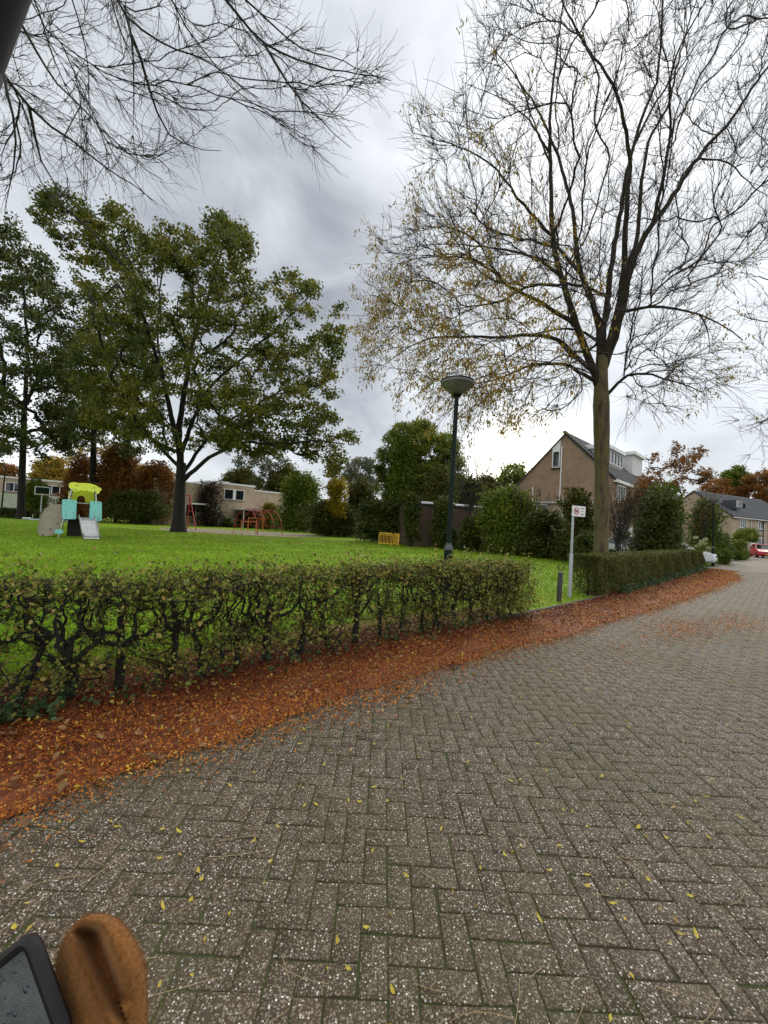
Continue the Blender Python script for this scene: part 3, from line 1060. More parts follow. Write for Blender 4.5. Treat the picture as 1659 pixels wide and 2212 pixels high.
# the larger yellow leaves one can pick out on the near paving
def big_leaf(name, seed):
    r = np.random.default_rng(seed)
    L, Wd, curl = 0.042, 0.0155, r.uniform(-0.3, 0.3)
    V, Fs = [], []
    xs = [-0.5, -0.3, 0.0, 0.28, 0.5]
    ws = [0.05, 0.75, 1.0, 0.7, 0.03]
    for x, w_ in zip(xs, ws):
        z = 0.006 + 0.018 * (x * x) + abs(curl) * 0.004
        V += [(x * L, w_ * Wd / 2 + curl * x * x * L * 0.8, z + 0.003), (x * L, curl * x * x * L * 0.8, z), (x * L, -w_ * Wd / 2 + curl * x * x * L * 0.8, z + 0.003)]
    for i in range(4):
        for k in range(2):
            a = i * 3 + k
            Fs.append((a, a + 1, a + 4, a + 3))
    return np.array(V), np.array(Fs)
leaf_me = []
spots = [(250, 1790), (352, 1795), (385, 1800), (178, 1822), (122, 1876), (130, 1780), (345, 1858), (428, 1885), (433, 1905), (412, 1950), (350, 1962), (548, 1822), (583, 1866), (600, 1790),
         (683, 1742), (656, 1745), (497, 1700), (548, 1672), (405, 1668), (484, 1628), (320, 1655), (807, 1703), (868, 1686), (776, 1736), (838, 1735), (952, 1795), (1037, 1880), (878, 1895),
         (1165, 1990), (1088, 1850), (1185, 1885), (1268, 1918), (1325, 1957), (1267, 1895), (1502, 2022), (1468, 2022), (1530, 1812), (1505, 1735), (1527, 1725), (1235, 1757), (1217, 1752),
         (1378, 1790), (1437, 1812), (1600, 1770), (850, 2145), (755, 2100), (345, 2135), (790, 2010), (525, 1575), (807, 1611), (905, 1640), (1010, 1650), (1102, 1690), (1160, 1610), (1300, 1680), (30, 2010), (1490, 1940), (1400, 1905), (648, 1610), (700, 1655)]
rq = np.random.default_rng(5)
for i, (u, v) in enumerate(spots):
    if i < 5:
        o = fast_mesh('fallen_leaf', *big_leaf('l', i), M['yellow_leaf'])
        leaf_me.append(o.data)
    else:
        o = link('fallen_leaf', leaf_me[i % 5])
    p = gnd(u, v, 0.0)
    o.location = (p[0], p[1], 0.002)
    o.rotation_euler = (rq.normal(0, 0.15), rq.normal(0, 0.15), rq.uniform(0, 2 * PI))
    o.scale = (rq.uniform(0.55, 1.05), rq.uniform(0.6, 1.0), 1.0)
    tag(o, 'single yellow leaf lying loose on the herringbone paving', 'leaf', 'single yellow leaves lying on the paving')

# sand round the climbing frame
mb = MB()
c = at(520, 1148, 33.5)
pl = [(c[0] + 6.8 * math.cos(a) * (1 + 0.1 * math.sin(3 * a)), c[1] + 5.0 * math.sin(a) * (1 + 0.1 * math.cos(2 * a)), 0.018) for a in np.linspace(0, 2 * PI, 40)[:-1]]
mb.add(pl, [tuple(range(len(pl)))])
tag(mb.build('sand_patch', M['sand']), kind='structure')

# grass blades
rg = np.random.default_rng(21)
n = 330000
Y = 3.2 + 26 * rg.random(n) ** 2.0
X = (rg.random(n) * 2 - 1) * (Y * 1.0 + 1.0)
S, Nn = sn(np.c_[X, Y])
patch = np.sin(X * 1.7 + 2 * np.sin(Y * 0.9)) * np.sin(Y * 1.9 + X * 0.4)
ok = (Nn < n_hedge(S) - 0.17) & (rg.random(n) < 0.75 + 0.25 * patch)
hd = n_hedge(S) - Nn
ok &= ~((hd < 0.5) & ((S < HS[4]) | (S > HS[5])) & (rg.random(n) < 0.8))
X, Y = X[ok], Y[ok]
n = len(X)
h = rg.uniform(0.030, 0.070, n)
a = rg.uniform(0, 2 * PI, n)
w = 0.0032 + 0.0006 * Y
lx, ly = rg.normal(0, 0.03, n), rg.normal(0, 0.03, n)
V = np.stack([np.c_[X - w * np.cos(a), Y - w * np.sin(a), np.full(n, 0.01)], np.c_[X + w * np.cos(a), Y + w * np.sin(a), np.full(n, 0.01)], np.c_[X + lx, Y + ly, 0.01 + h]], 1).reshape(-1, 3)
tag(fast_mesh('grass', V, np.arange(n * 3).reshape(n, 3), M['blade']), 'short vivid green grass of the park lawn', kind='stuff')

# ------------------------------------------------------------------ hedges
def make_open_hedge():
    rng = np.random.default_rng(31)
    hedge = empty('open_hedge', 'knee gnarled see-through hornbeam hedge with thinning olive leaves beside the lamp post', 'hedge', (0, 0, 0))
    hedge['label'] = 'thin see-through hornbeam hedge with gnarled dark stems and yellowing leaves'
    s0, s1 = HS[1] - 2.2, HS[4] + 0.02
    tw, lv_p, lv_s = [], [], []
    s = s0
    while s < s1 - 0.1:
        n = n_hedge(s) - 0.05 + rng.normal(0, 0.04)
        b = xy(s, n)
        far = (s - s0) / (s1 - s0)
        sk = Skel(rng)
        h = rng.uniform(0.38, 0.68)
        r0 = rng.uniform(0.020, 0.044)
        lean = rng.normal(0, 0.07, 2)
        path = [(b[0], b[1], -0.02)]
        for q in range(1, 6):
            f = q / 5
            path.append((b[0] + lean[0] * f + rng.normal(0, 0.022), b[1] + lean[1] * f + rng.normal(0, 0.022), h * f))
        sk.limb(path, r0 * 1.25, r0 * 0.75, seg=0.07, bare=0.35)
        q0 = np.array(path[-1])
        nb = rng.integers(4, 7)
        for k in range(nb):
            ds, dn = rng.uniform(-0.34, 0.34), rng.uniform(-0.20, 0.22)
            st = np.array(path[rng.integers(3, 6)])
            top = np.append(xy(s + ds, n + dn), rng.uniform(0.70, 0.89))
            mid = st + (top - st) * 0.45 + np.append(xy(ds * 0.5, dn * 0.3) * 1.0, -0.05) + rng.normal(0, 0.035, 3)
            mid2 = st + (top - st) * 0.75 + rng.normal(0, 0.04, 3)
            sk.limb([st, mid, mid2, top], r0 * rng.uniform(0.5, 0.75), 0.007, seg=0.06, wig=0.012)
        nt = 52
        tz = np.where(rng.random(nt) < 0.45, rng.uniform(0.74, 0.93, nt), rng.uniform(0.12, 0.82, nt))
        tg = np.c_[xy(s + rng.uniform(-0.32, 0.32, nt), n + rng.uniform(-0.26, 0.26, nt)), tz]
        tips = sk.grow(tg, step=0.06, jit=0.09, pen=0.5, bend=0.4)
        sk.radii(0.0050, 2.3)
        tw.append(sk.chain_mesh(sk.chains(), 5))
        for li, (idx, Q, R) in enumerate(sk.limbs[1:]):
            tw.append(tube_arrays(Q, R, 6))
        idx, Q, R = sk.limbs[0]
        Vt, Ft = tube_arrays(Q, R * (1 + rng.normal(0, 0.06, len(R))), 8)
        fast_mesh('trunk', Vt, Ft, M['hedgebark'], hedge, True)
        Pn, Dn = sk.P[tips], sk.D[tips]
        fp, fr = twig_fan(Pn, Dn, rng, 5, (0.06, 0.22), 0.0042, 0.95, 0.35, 5, 0.012)
        ok = fp[:, -1, 2] < 1.01
        tw.append(tubes_batch(fp[ok], fr[ok], 3))
        cand = np.concatenate([sk.P[:sk.n], fp[:, 2], fp[:, -1], fp[:, -1]])
        z = cand[:, 2]
        wgt = np.where(z > 0.72, 0.85, np.where(z > 0.48, 0.40 + 0.8 * far, np.where(z > 0.10, 1.25 + 0.4 * far, 0.5)))
        want = int(640 + 1150 * far)
        pick = rng.choice(len(cand), want, p=wgt / wgt.sum())
        lv_p.append(cand[pick] + rng.normal(0, 0.032, (want, 3)))
        s += rng.uniform(0.28, 0.42)
    # the clipped end and top are fuller
    m = 2600
    ss = s1 - np.abs(rng.normal(0, 0.35, m))
    lv_p.append(np.c_[xy(ss, n_hedge(ss) - rng.uniform(-0.22, 0.34, m)), rng.uniform(0.10, 0.96, m)])
    m = 3600
    ss = rng.uniform(s0, s1, m)
    lv_p.append(np.c_[xy(ss, n_hedge(ss) - rng.uniform(-0.24, 0.34, m)), 0.885 + 0.012 * np.sin(ss * 3) + 0.012 * np.sin(ss * 11) + rng.normal(0, 0.042, m)])
    Vt, Ft = merge(tw)
    fast_mesh('branches', Vt, Ft, M['hedgebark'], hedge, True)
    P = np.concatenate(lv_p)
    P = P[P[:, 2] > 0.03]
    Vt, Ft = leaves(P, rng.uniform(0.022, 0.042, len(P)), rng, up=0.5, aspect=0.68, shape=6)
    o = fast_mesh('leaves', Vt, Ft, M['hedgeleaf'], hedge)
    o['kind'] = 'stuff'
    # ivy creeping at its foot
    m = 900
    ss = np.concatenate([HS[1] + rng.normal(-0.45, 0.30, 600), rng.uniform(HS[1], HS[4], 300)])
    P = np.c_[xy(ss, n_hedge(ss) + np.abs(rng.normal(0, 0.13, m)) + 0.06), 0.03 + np.abs(rng.normal(0, 0.06, m))]
    Vt, Ft = leaves(P, 0.045, rng, up=1.0, aspect=0.8, shape=6)
    o = tag(fast_mesh('ivy', Vt, Ft, M['ivy']), 'ivy leaves creeping over the litter at the thin hedge', kind='stuff')
make_open_hedge()

def make_dense_hedge():
    rng = np.random.default_rng(37)
    hedge = empty('clipped_hedge', 'dense clipped hedge with dark olive leaves around the bare tree', 'hedge')
    s0, s1 = HS[5], HS[6] - 0.1
    m = 52000
    ss = s0 + (s1 - s0) * rng.random(m) ** 1.35
    side = rng.random(m)
    dep = np.where(side < 0.5, np.abs(rng.normal(0, 0.10, m)), rng.uniform(0, 0.75, m))
    z = np.where(side < 0.78, rng.uniform(0.10, 1.0, m), 0.99 - np.abs(rng.normal(0, 0.07, m)))
    z = z * (1 + 0.02 * np.sin(ss * 2.2)) + rng.normal(0, 0.015, m)
    nn = n_hedge(ss) - dep + 0.05 * np.sin(ss * 3.1 + z * 5) + 0.03 * np.sin(ss * 9)
    end = rng.random(m) < 0.06
    ss = np.where(end, s0 + np.abs(rng.normal(0, 0.08, m)), ss)
    nn = np.where(end, n_hedge(ss) - rng.uniform(0, 0.75, m), nn)
    P = np.c_[xy(ss, nn), z]
    Vt, Ft = leaves(P, 0.040 + 0.0013 * (ss - s0), rng, up=0.4, aspect=0.65)
    o = fast_mesh('leaves', Vt, Ft, M['hedgeleaf_dark'], hedge)
    o['kind'] = 'stuff'
    parts = []
    for k in range(26):
        s = s0 + 0.12 + k * 0.42
        b = xy(s, n_hedge(s) - 0.35)
        Q = smooth_path([(b[0], b[1], -0.02), (b[0] + rng.normal(0, .04), b[1] + rng.normal(0, .04), 0.3), (b[0] + rng.normal(0, .1), b[1] + rng.normal(0, .1), 0.85)], 8)
        Vt, Ft = tube_arrays(Q, np.linspace(0.035, 0.015, 8), 6)
        if k < 8:
            fast_mesh('trunk', Vt, Ft, M['hedgebark'], hedge, True)
        else:
            parts.append((Vt, Ft))
        tq = np.repeat(Q[3:7], 5, axis=0)
        fp, fr = twig_fan(tq, np.tile([0, 0, 1.0], (len(tq), 1)), rng, 2, (0.2, 0.5), 0.005, 1.0, 0.2, 4, 0.01)
        fp[..., 2] = np.minimum(fp[..., 2], 1.02)
        parts.append(tubes_batch(fp, fr, 3))
    fast_mesh('branches', *merge(parts), M['hedgebark'], hedge, True)
    m = 3200
    ss = rng.uniform(s0 + 1.2, s1, m)
    P = np.c_[xy(ss, n_hedge(ss) + np.abs(rng.normal(0, 0.12, m))), 0.03 + np.abs(rng.normal(0, 0.09, m))]
    Vt, Ft = leaves(P, 0.055, rng, up=1.0, aspect=0.8)
    tag(fast_mesh('ivy', Vt, Ft, M['ivy']), 'grey green ivy along the foot of the dense hedge', kind='stuff')
make_dense_hedge()

# ------------------------------------------------------------------ the bare street tree
def a3(x, y):
    return (768 + x * .537, 493.7 + y * .537)

def a2(x, y):
    return (768 + x * .537, y * .537)

def make_bare_tree():
    rng = np.random.default_rng(41)
    Y0 = 11.5
    t = empty('street_tree', 'tall bare tree with mossy trunk and fine dark twigs rising behind the dense hedge', 'tree', tuple(at(1297, 1268, Y0) * [1, 1, 0]))
    ox = np.array(t.location)
    sk = Skel(rng)
    trunk = [at(1297, 1272, Y0), at(1298, 1180, Y0), at(1300, 1080, Y0), at(1300, 960, Y0), at(1299, 890, Y0), at(1298, 830, Y0), at(1300, 770, Y0)]
    trunk[0][2] = -0.05
    idx = sk.limb(trunk, 0.215, 0.165, seg=0.25, attach=False, bare=0.75)
    L = []
    def limb(pts, r0, r1, dy, bare=0.12):
        n = len(pts)
        Q = [at(u, v, Y0 + dy * (i / (n - 1)) ** 1.2) for i, (u, v) in enumerate(pts)]
        sk.limb(Q, r0, r1, seg=0.28, bare=bare, wig=0.012)
    limb([a3(985, 640), a3(945, 540), a3(890, 400), a3(850, 260), a3(815, 150), a2(790, 940), a2(785, 700), a2(780, 540), a2(785, 400), a2(820, 150), a2(840, -60)], 0.115, 0.014, -0.6)
    limb([a3(988, 600), a3(985, 480), a3(970, 340), a3(905, 190), a3(880, 0), a2(875, 830), a2(830, 690), a2(790, 560), a2(720, 420), a2(640, 300), a2(540, 180)], 0.10, 0.012, 1.6)
    limb([a3(990, 560), a3(992, 430), a3(1010, 300), a3(1038, 100), a2(1050, 950), a2(1090, 700), a2(1130, 540), a2(1180, 400), a2(1215, 330), a2(1232, 120), a2(1240, -150)], 0.10, 0.014, 0.5)
    limb([a3(1005, 560), a3(1025, 440), a3(1060, 330), a3(1085, 100), a2(1085, 900), a2(1108, 640), a2(1070, 450), a2(1040, 330), a2(930, 200), a2(860, 60), a2(800, -60)], 0.11, 0.012, -2.2)
    limb([a3(1005, 600), a3(1030, 480), a3(1075, 330), a3(1112, 130), a3(1180, 0), a2(1200, 900), a2(1300, 750), a2(1400, 600), a2(1500, 500), a2(1600, 350), a2(1720, 180), a2(1830, 60)], 0.12, 0.016, 0.4)
    limb([a3(1075, 330), a3(1105, 100), a2(1130, 1000), a2(1155, 700), a2(1175, 560), a2(1260, 430), a2(1300, 240), a2(1350, 60), a2(1430, -140)], 0.075, 0.012, 2.2)
    limb([a2(1200, 900), a2(1240, 700), a2(1275, 480), a2(1250, 380), a2(1290, 200), a2(1400, 20), a2(1480, -140)], 0.055, 0.012, -1.8)
    limb([a3(1078, 330), a3(1150, 305), a3(1250, 315), a3(1390, 340), a3(1480, 390), a3(1560, 450)], 0.05, 0.010, -1.2)
    limb([a3(1390, 340), a3(1420, 400), a3(1430, 480)], 0.026, 0.008, 0.0)
    limb([a3(1030, 690), a3(1052, 630), a3(1068, 585), a3(1110, 566), a3(1200, 588), a3(1280, 612), a3(1400, 660)], 0.055, 0.010, -1.0)
    limb([a3(950, 570), a3(920, 545), a3(840, 470), a3(800, 432), a3(700, 425), a3(520, 440), a3(350, 430), a3(230, 462), a3(120, 545)], 0.075, 0.008, -1.6)
    limb([a3(960, 620), a3(920, 588), a3(850, 540), a3(720, 546), a3(640, 572), a3(560, 615), a3(480, 622)], 0.06, 0.012, -2.4)
    limb([a3(985, 470), a3(940, 425), a3(890, 402), a3(820, 395), a3(720, 432), a3(600, 440)], 0.05, 0.010, 1.5)
    limb([a3(880, 385), a3(780, 320), a3(690, 265), a3(620, 245), a3(560, 170), a3(430, 110), a3(300, 112), a3(170, 140)], 0.07, 0.008, 0.9)
    limb([a3(830, 190), a3(740, 120), a3(640, 90), a3(520, 72), a3(350, 60), a3(200, 75)], 0.05, 0.008, 2.2)
    limb([a3(795, 40), a2(700, 860), a2(620, 745), a2(540, 650), a2(420, 590), a2(330, 560), a2(250, 540)], 0.05, 0.007, -1.0)
    limb([a2(780, 640), a2(700, 480), a2(640, 420), a2(540, 370), a2(430, 330)], 0.035, 0.006, 0.6)
    limb([a3(700, 425), a3(640, 500), a3(560, 560), a3(450, 560)], 0.025, 0.007, -0.5)
    limb([a2(1400, 600), a2(1500, 640), a2(1600, 760), a2(1680, 800)], 0.03, 0.007, 1.0)
    limb([a2(1130, 540), a2(1200, 420), a2(1330, 240), a2(1440, 80)], 0.04, 0.008, 1.4)
    limb([a2(785, 700), a2(740, 560), a2(680, 380), a2(620, 240), a2(600, 120)], 0.03, 0.006, 1.2)
    poly_hi = [(870, 560), (905, 400), (870, 270), (915, 235), (1010, 200), (1000, 70), (1060, 0), (1150, -180), (1500, -260), (1800, -160), (1820, 300), (1660, 560), (1500, 640), (1280, 640), (1050, 600)]
    poly_lo = [(790, 620), (790, 770), (870, 850), (900, 800), (1000, 940), (1060, 870), (1180, 920), (1260, 860), (1290, 700), (1340, 700), (1350, 880), (1450, 900), (1540, 870), (1580, 790), (1560, 640), (1640, 560), (1300, 560), (1000, 450), (830, 490), (800, 560)]
    T = np.concatenate([px_targets(poly_hi, Y0, 4.2, 1500, rng), px_targets(poly_lo, Y0 - 0.4, 4.0, 760, rng)])
    tips = sk.grow(T, step=0.28, jit=0.02, pen=2.0, bend=0.42, lift=0.02, root=trunk[-2])
    sk.radii(0.0062, 2.3, 0.6)
    ch = sk.chains()
    parts = [sk.chain_mesh(ch, 5)]
    grown = np.array([i for c in ch for i in c[1:]])
    pick = np.concatenate([np.array(tips), rng.choice(grown, 4200)])
    radial = sk.P[pick] - np.array([trunk[0][0], Y0, 5.0])
    td = unit(sk.D[pick] + 0.45 * unit(radial) + [0, 0, 0.15])
    fp, fr = twig_fan(sk.P[pick], td, rng, 2, (0.25, 0.95), 0.0060, 0.32, 0.12, 5, 0.014)
    droop_ = np.clip((8.2 - fp[:, 0, 2]) / 3.0, 0, 1)[:, None] * np.linspace(0, 1, 5)[None] ** 1.5 * 0.28
    fp[..., 2] -= droop_
    parts.append(tubes_batch(fp, fr, 3))
    for k, (ii, Q, R) in enumerate(sk.limbs):
        Rr = R.copy()
        if k == 0:
            Q = smooth_path(Q, 44)
            hh = Q[:, 2]
            Rr = np.interp(hh, [0, 0.25, 0.8, 3.0, 4.4, 5.2, 6.3], [0.27, 0.225, 0.20, 0.185, 0.205, 0.225, 0.16])
            Rr = Rr * (1 + 0.035 * np.sin(hh * 5.3) * np.sin(hh * 2.1 + 1))
            Vt, Ft = tube_arrays(Q - ox, Rr, 22)
            fast_mesh('trunk', Vt, Ft, M['bark'], t, True)
        else:
            Vt, Ft = tube_arrays(Q - ox, Rr, 10 if R[0] > 0.05 else 7)
            fast_mesh('limb', Vt, Ft, M['limbbark'], t, True)
    # scars and knots on the trunk
    for (zz, a_, rr) in ((4.45, -1.9, 0.085), (3.55, -1.3, 0.06), (2.6, -1.8, 0.05), (5.0, -0.35, 0.10), (4.75, 0.05, 0.07)):
        q = np.array([np.interp(zz, sk.limbs[0][1][:, 2], sk.limbs[0][1][:, i]) for i in (0, 1)])
        c = np.array([q[0] + 0.16 * math.cos(a_), q[1] + 0.16 * math.sin(a_), zz]) - ox
        nrm = np.array([math.cos(a_), math.sin(a_), 0])
        pts = [c + nrm * d for d in (-0.03, 0.02, 0.045, 0.05)]
        MB().tube(pts, [rr * 1.3, rr, rr * 0.6, rr * 0.25], 9).build('knot', M['bark'], t, True)
    V_, F_ = merge(parts)
    fast_mesh('crown', V_ - ox, F_, M['twig'], t)
    # leaves that still hang, mostly low on the outside
    E = fp[:, -1]
    E = np.concatenate([E, fp[:, 3]])
    rel = np.stack([E[:, 0] - trunk[0][0], E[:, 1] - Y0, E[:, 2]], 1)
    p = np.exp(-np.maximum(0, E[:, 2] - 7.2) / 1.3) * (0.12 + np.clip(-rel[:, 0] / 4.5, 0, 1.0) + 0.30 * np.clip(rel[:, 0] / 4.0, 0, 1))
    p = np.maximum(p, 0.012)
    out_ = np.hypot(rel[:, 0], rel[:, 1])
    tuft = np.sin(E[:, 0] * 2.3 + 1.0) * np.sin(E[:, 1] * 1.9) * np.sin(E[:, 2] * 2.6)
    p = p * np.where(rel[:, 0] < 0, np.clip((-rel[:, 0] - 1.7) / 2.0, 0.02, 1.3), np.clip((rel[:, 0] - 0.8) / 2, 0.05, 0.8))
    keep = (rng.random(len(E)) < p * 1.15 * np.clip(0.55 + 2.2 * tuft, 0.05, 1.8)) & (out_ > 1.6)
    E = E[keep]
    E = np.repeat(E, 7, axis=0)
    E = E + rng.normal(0, 0.055, E.shape) - [0, 0, 0.05]
    Vt, Ft = leaves(E, 0.092, rng, up=0, aspect=0.32, droop=(0, 0, -2.0))
    o = fast_mesh('leaves', Vt - ox, Ft, M['goldleaf'], t)
    o['kind'] = 'stuff'
make_bare_tree()

def make_overhang_tree():
    rng = np.random.default_rng(43)
    base = np.array([-7.6, -1.4, 0.0])
    t = empty('overhanging_tree', 'bare branches of a tree hanging in from above, beyond the oak tops', 'tree', tuple(base))
    sk = Skel(rng)
    top = base + [0.4, 0.5, 6.2]
    sk.limb([base + [0, 0, -0.05], base + [0.05, 0.05, 2], base + [0.2, 0.2, 4.2], top], 0.22, 0.17, seg=0.4, attach=False, bare=1.0)

    def b(x, y):
        return (x * .529, y * .529)

    def limb(pre, pts, r0, r1, ya, yb, start=None):
        n = len(pts)
        Q = [top if start is None else start] + [np.array(p) for p in pre]
        Q += [at(u, v, ya + (yb - ya) * i / (n - 1)) for i, (u, v) in enumerate(pts)]
        sk.limb(Q, r0, r1, seg=0.25, bare=0.3 if start is None else 0.0, wig=0.012)
        return Q
    limb([(-6.6, 1.2, 7.4)], [b(0, 270), b(100, 440), b(300, 580), b(420, 680), b(560, 760), b(640, 830)], 0.075, 0.006, 5.0, 7.4)
    limb([(-6.0, 1.2, 8.6)], [b(70, 40), b(130, 200), b(200, 300), b(290, 410), b(400, 500), b(480, 600), b(660, 740)], 0.06, 0.006, 4.8, 7.2)
    limb([(-6.3, 0.6, 8.9), (-4.8, 2.2, 9.8)], [b(440, -60), b(470, 0), b(580, 160), b(700, 190), b(880, 265), b(960, 330), b(1060, 400)], 0.075, 0.005, 5.2, 6.6)
    limb([(-6.3, 0.6, 8.7), (-3.9, 2.6, 9.9)], [b(850, -80), b(920, 0), b(1010, 110), b(1070, 190), b(1220, 250), b(1340, 290), b(1520, 300), b(1600, 330)], 0.085, 0.005, 5.6, 6.4)
    limb([(-5.9, 0.8, 9.3), (-3.6, 2.6, 10.2)], [b(960, -60), b(1000, 20), b(1100, 70), b(1180, 180), b(1330, 235), b(1450, 275), b(1560, 320)], 0.06, 0.005, 5.9, 7.2)
    limb([], [b(1090, 230), b(1140, 300), b(1250, 430), b(1330, 530), b(1430, 600)], 0.02, 0.004, 5.9, 6.5, start=at(*b(1070, 190), 5.85))
    limb([(-6.2, 0.8, 8.9), (-4.2, 2.2, 9.9)], [b(640, -60), b(700, 0), b(790, 160), b(860, 260), b(960, 380), b(1080, 450)], 0.055, 0.005, 5.0, 6.2)
    limb([(-6.2, 0.8, 8.9), (-5.0, 2.0, 9.3)], [b(290, -40), b(310, 0), b(340, 100), b(365, 270), b(360, 400)], 0.045, 0.005, 4.6, 5.4)
    limb([(-6.0, 1.2, 8.6)], [b(120, -40), b(150, 0), b(190, 150), b(250, 350), b(330, 470)], 0.045, 0.005, 4.4, 5.6)
    limb([], [b(540, 120), b(560, 300), b(545, 500)], 0.022, 0.004, 5.4, 5.8, start=at(*b(520, 70), 5.4))
    limb([], [b(585, 180), b(600, 320), b(640, 520), b(700, 600), b(900, 615)], 0.026, 0.004, 5.6, 6.6, start=at(*b(580, 160), 5.6))
    limb([], [b(110, 470), b(150, 620), b(210, 760), b(300, 860)], 0.022, 0.004, 5.5, 6.4, start=at(*b(100, 440), 5.5))
    limb([], [b(30, 330), b(70, 500), b(60, 700), b(20, 860)], 0.025, 0.004, 4.8, 5.6, start=at(*b(0, 270), 5.0))
    poly = [(-150, -120), (720, -130), (600, -20), (620, 50), (790, 110), (830, 170), (800, 200), (740, 200), (770, 290), (700, 330), (640, 340), (560, 280), (520, 230), (430, 290), (420, 350), (360, 400), (340, 440), (240, 400), (150, 440), (60, 400), (-120, 460)]
    T = px_targets(poly, 5.9, 1.3, 600, rng)
    tips = sk.grow(T, step=0.2, jit=0.016, pen=2.6, bend=0.45, lift=-0.02, root=top)
    sk.radii(0.0046, 2.3, 0.6)
    ch = sk.chains()
    parts = [sk.chain_mesh(ch, 5)]
    grown = np.array([i for c in ch for i in c[1:]])
    pick = np.concatenate([np.array(tips), rng.choice(grown, 1000)])
    fp, fr = twig_fan(sk.P[pick], sk.D[pick], rng, 2, (0.15, 0.55), 0.0034, 0.34, 0.05, 6, 0.012)
    parts.append(tubes_batch(fp, fr, 3))
    for k, (ii, Q, R) in enumerate(sk.limbs):
        Vt, Ft = tube_arrays(Q - base, R, 14 if k == 0 else 7)
        fast_mesh('trunk' if k == 0 else 'limb', Vt, Ft, M['bark'] if k == 0 else M['twig'], t, True)
    V_, F_ = merge(parts)
    fast_mesh('crown', V_ - base, F_, M['twig'], t)
make_overhang_tree()

def make_verge_tree():
    rng = np.random.default_rng(47)
    base = at(1960, 1230, 19.0) * [1, 1, 0]
    t = empty('verge_tree', 'leafless tree reaching in with fine grey twigs above the parked red car', 'tree', tuple(base))
    sk = Skel(rng)
    sk.limb([base, at(1960, 1000, 19), at(1955, 850, 19), at(1940, 650, 19)], 0.24, 0.10, seg=0.5, attach=False, bare=0.4)
    for pts, r in (([(1955, 900), (1850, 850), (1740, 880), (1659, 905), (1600, 925)], .07), ([(1955, 800), (1850, 700), (1740, 640), (1650, 600), (1600, 590)], .08), ([(1940, 700), (1880, 500), (1780, 400), (1690, 340)], .08),
                   ([(1940, 760), (1820, 730), (1720, 700), (1620, 690), (1570, 660)], .06), ([(1955, 870), (1840, 800), (1720, 780), (1640, 800)], .06), ([(1955, 930), (1850, 930), (1750, 965), (1660, 985)], .05)):
        sk.limb([at(u, v, 19.0 + rng.uniform(-1, 1) * i * 0.6) for i, (u, v) in enumerate(pts)], r, 0.010, seg=0.4, bare=0.1, wig=0.02)
    poly = [(1555, 640), (1640, 480), (1700, 300), (2100, 200), (2250, 600), (2200, 950), (1800, 1020), (1650, 1000), (1570, 965), (1580, 900), (1640, 850), (1600, 760)]
    T = px_targets(poly, 19.0, 5.0, 520, rng)
    tips = sk.grow(T, step=0.4, jit=0.03, pen=0.9, bend=0.5)
    sk.radii(0.006, 2.25, 0.55)
    ch = sk.chains()
    parts = [sk.chain_mesh(ch, 4)]
    grown = np.array([i for c in ch for i in c[1:]])
    pick = np.concatenate([np.array(tips), rng.choice(grown, 900)])
    fp, fr = twig_fan(sk.P[pick], sk.D[pick], rng, 2, (0.3, 1.0), 0.0085, 0.55, 0.0, 5, 0.02)
    parts.append(tubes_batch(fp, fr, 3))
    for k, (ii, Q, R) in enumerate(sk.limbs):
        Vt, Ft = tube_arrays(Q - base, R, 12 if k == 0 else 6)
        fast_mesh('trunk' if k == 0 else 'limb', Vt, Ft, M['bark'] if k == 0 else M['twig'], t, True)
    V_, F_ = merge(parts)
    fast_mesh('crown', V_ - base, F_, M['twig'], t)
make_verge_tree()

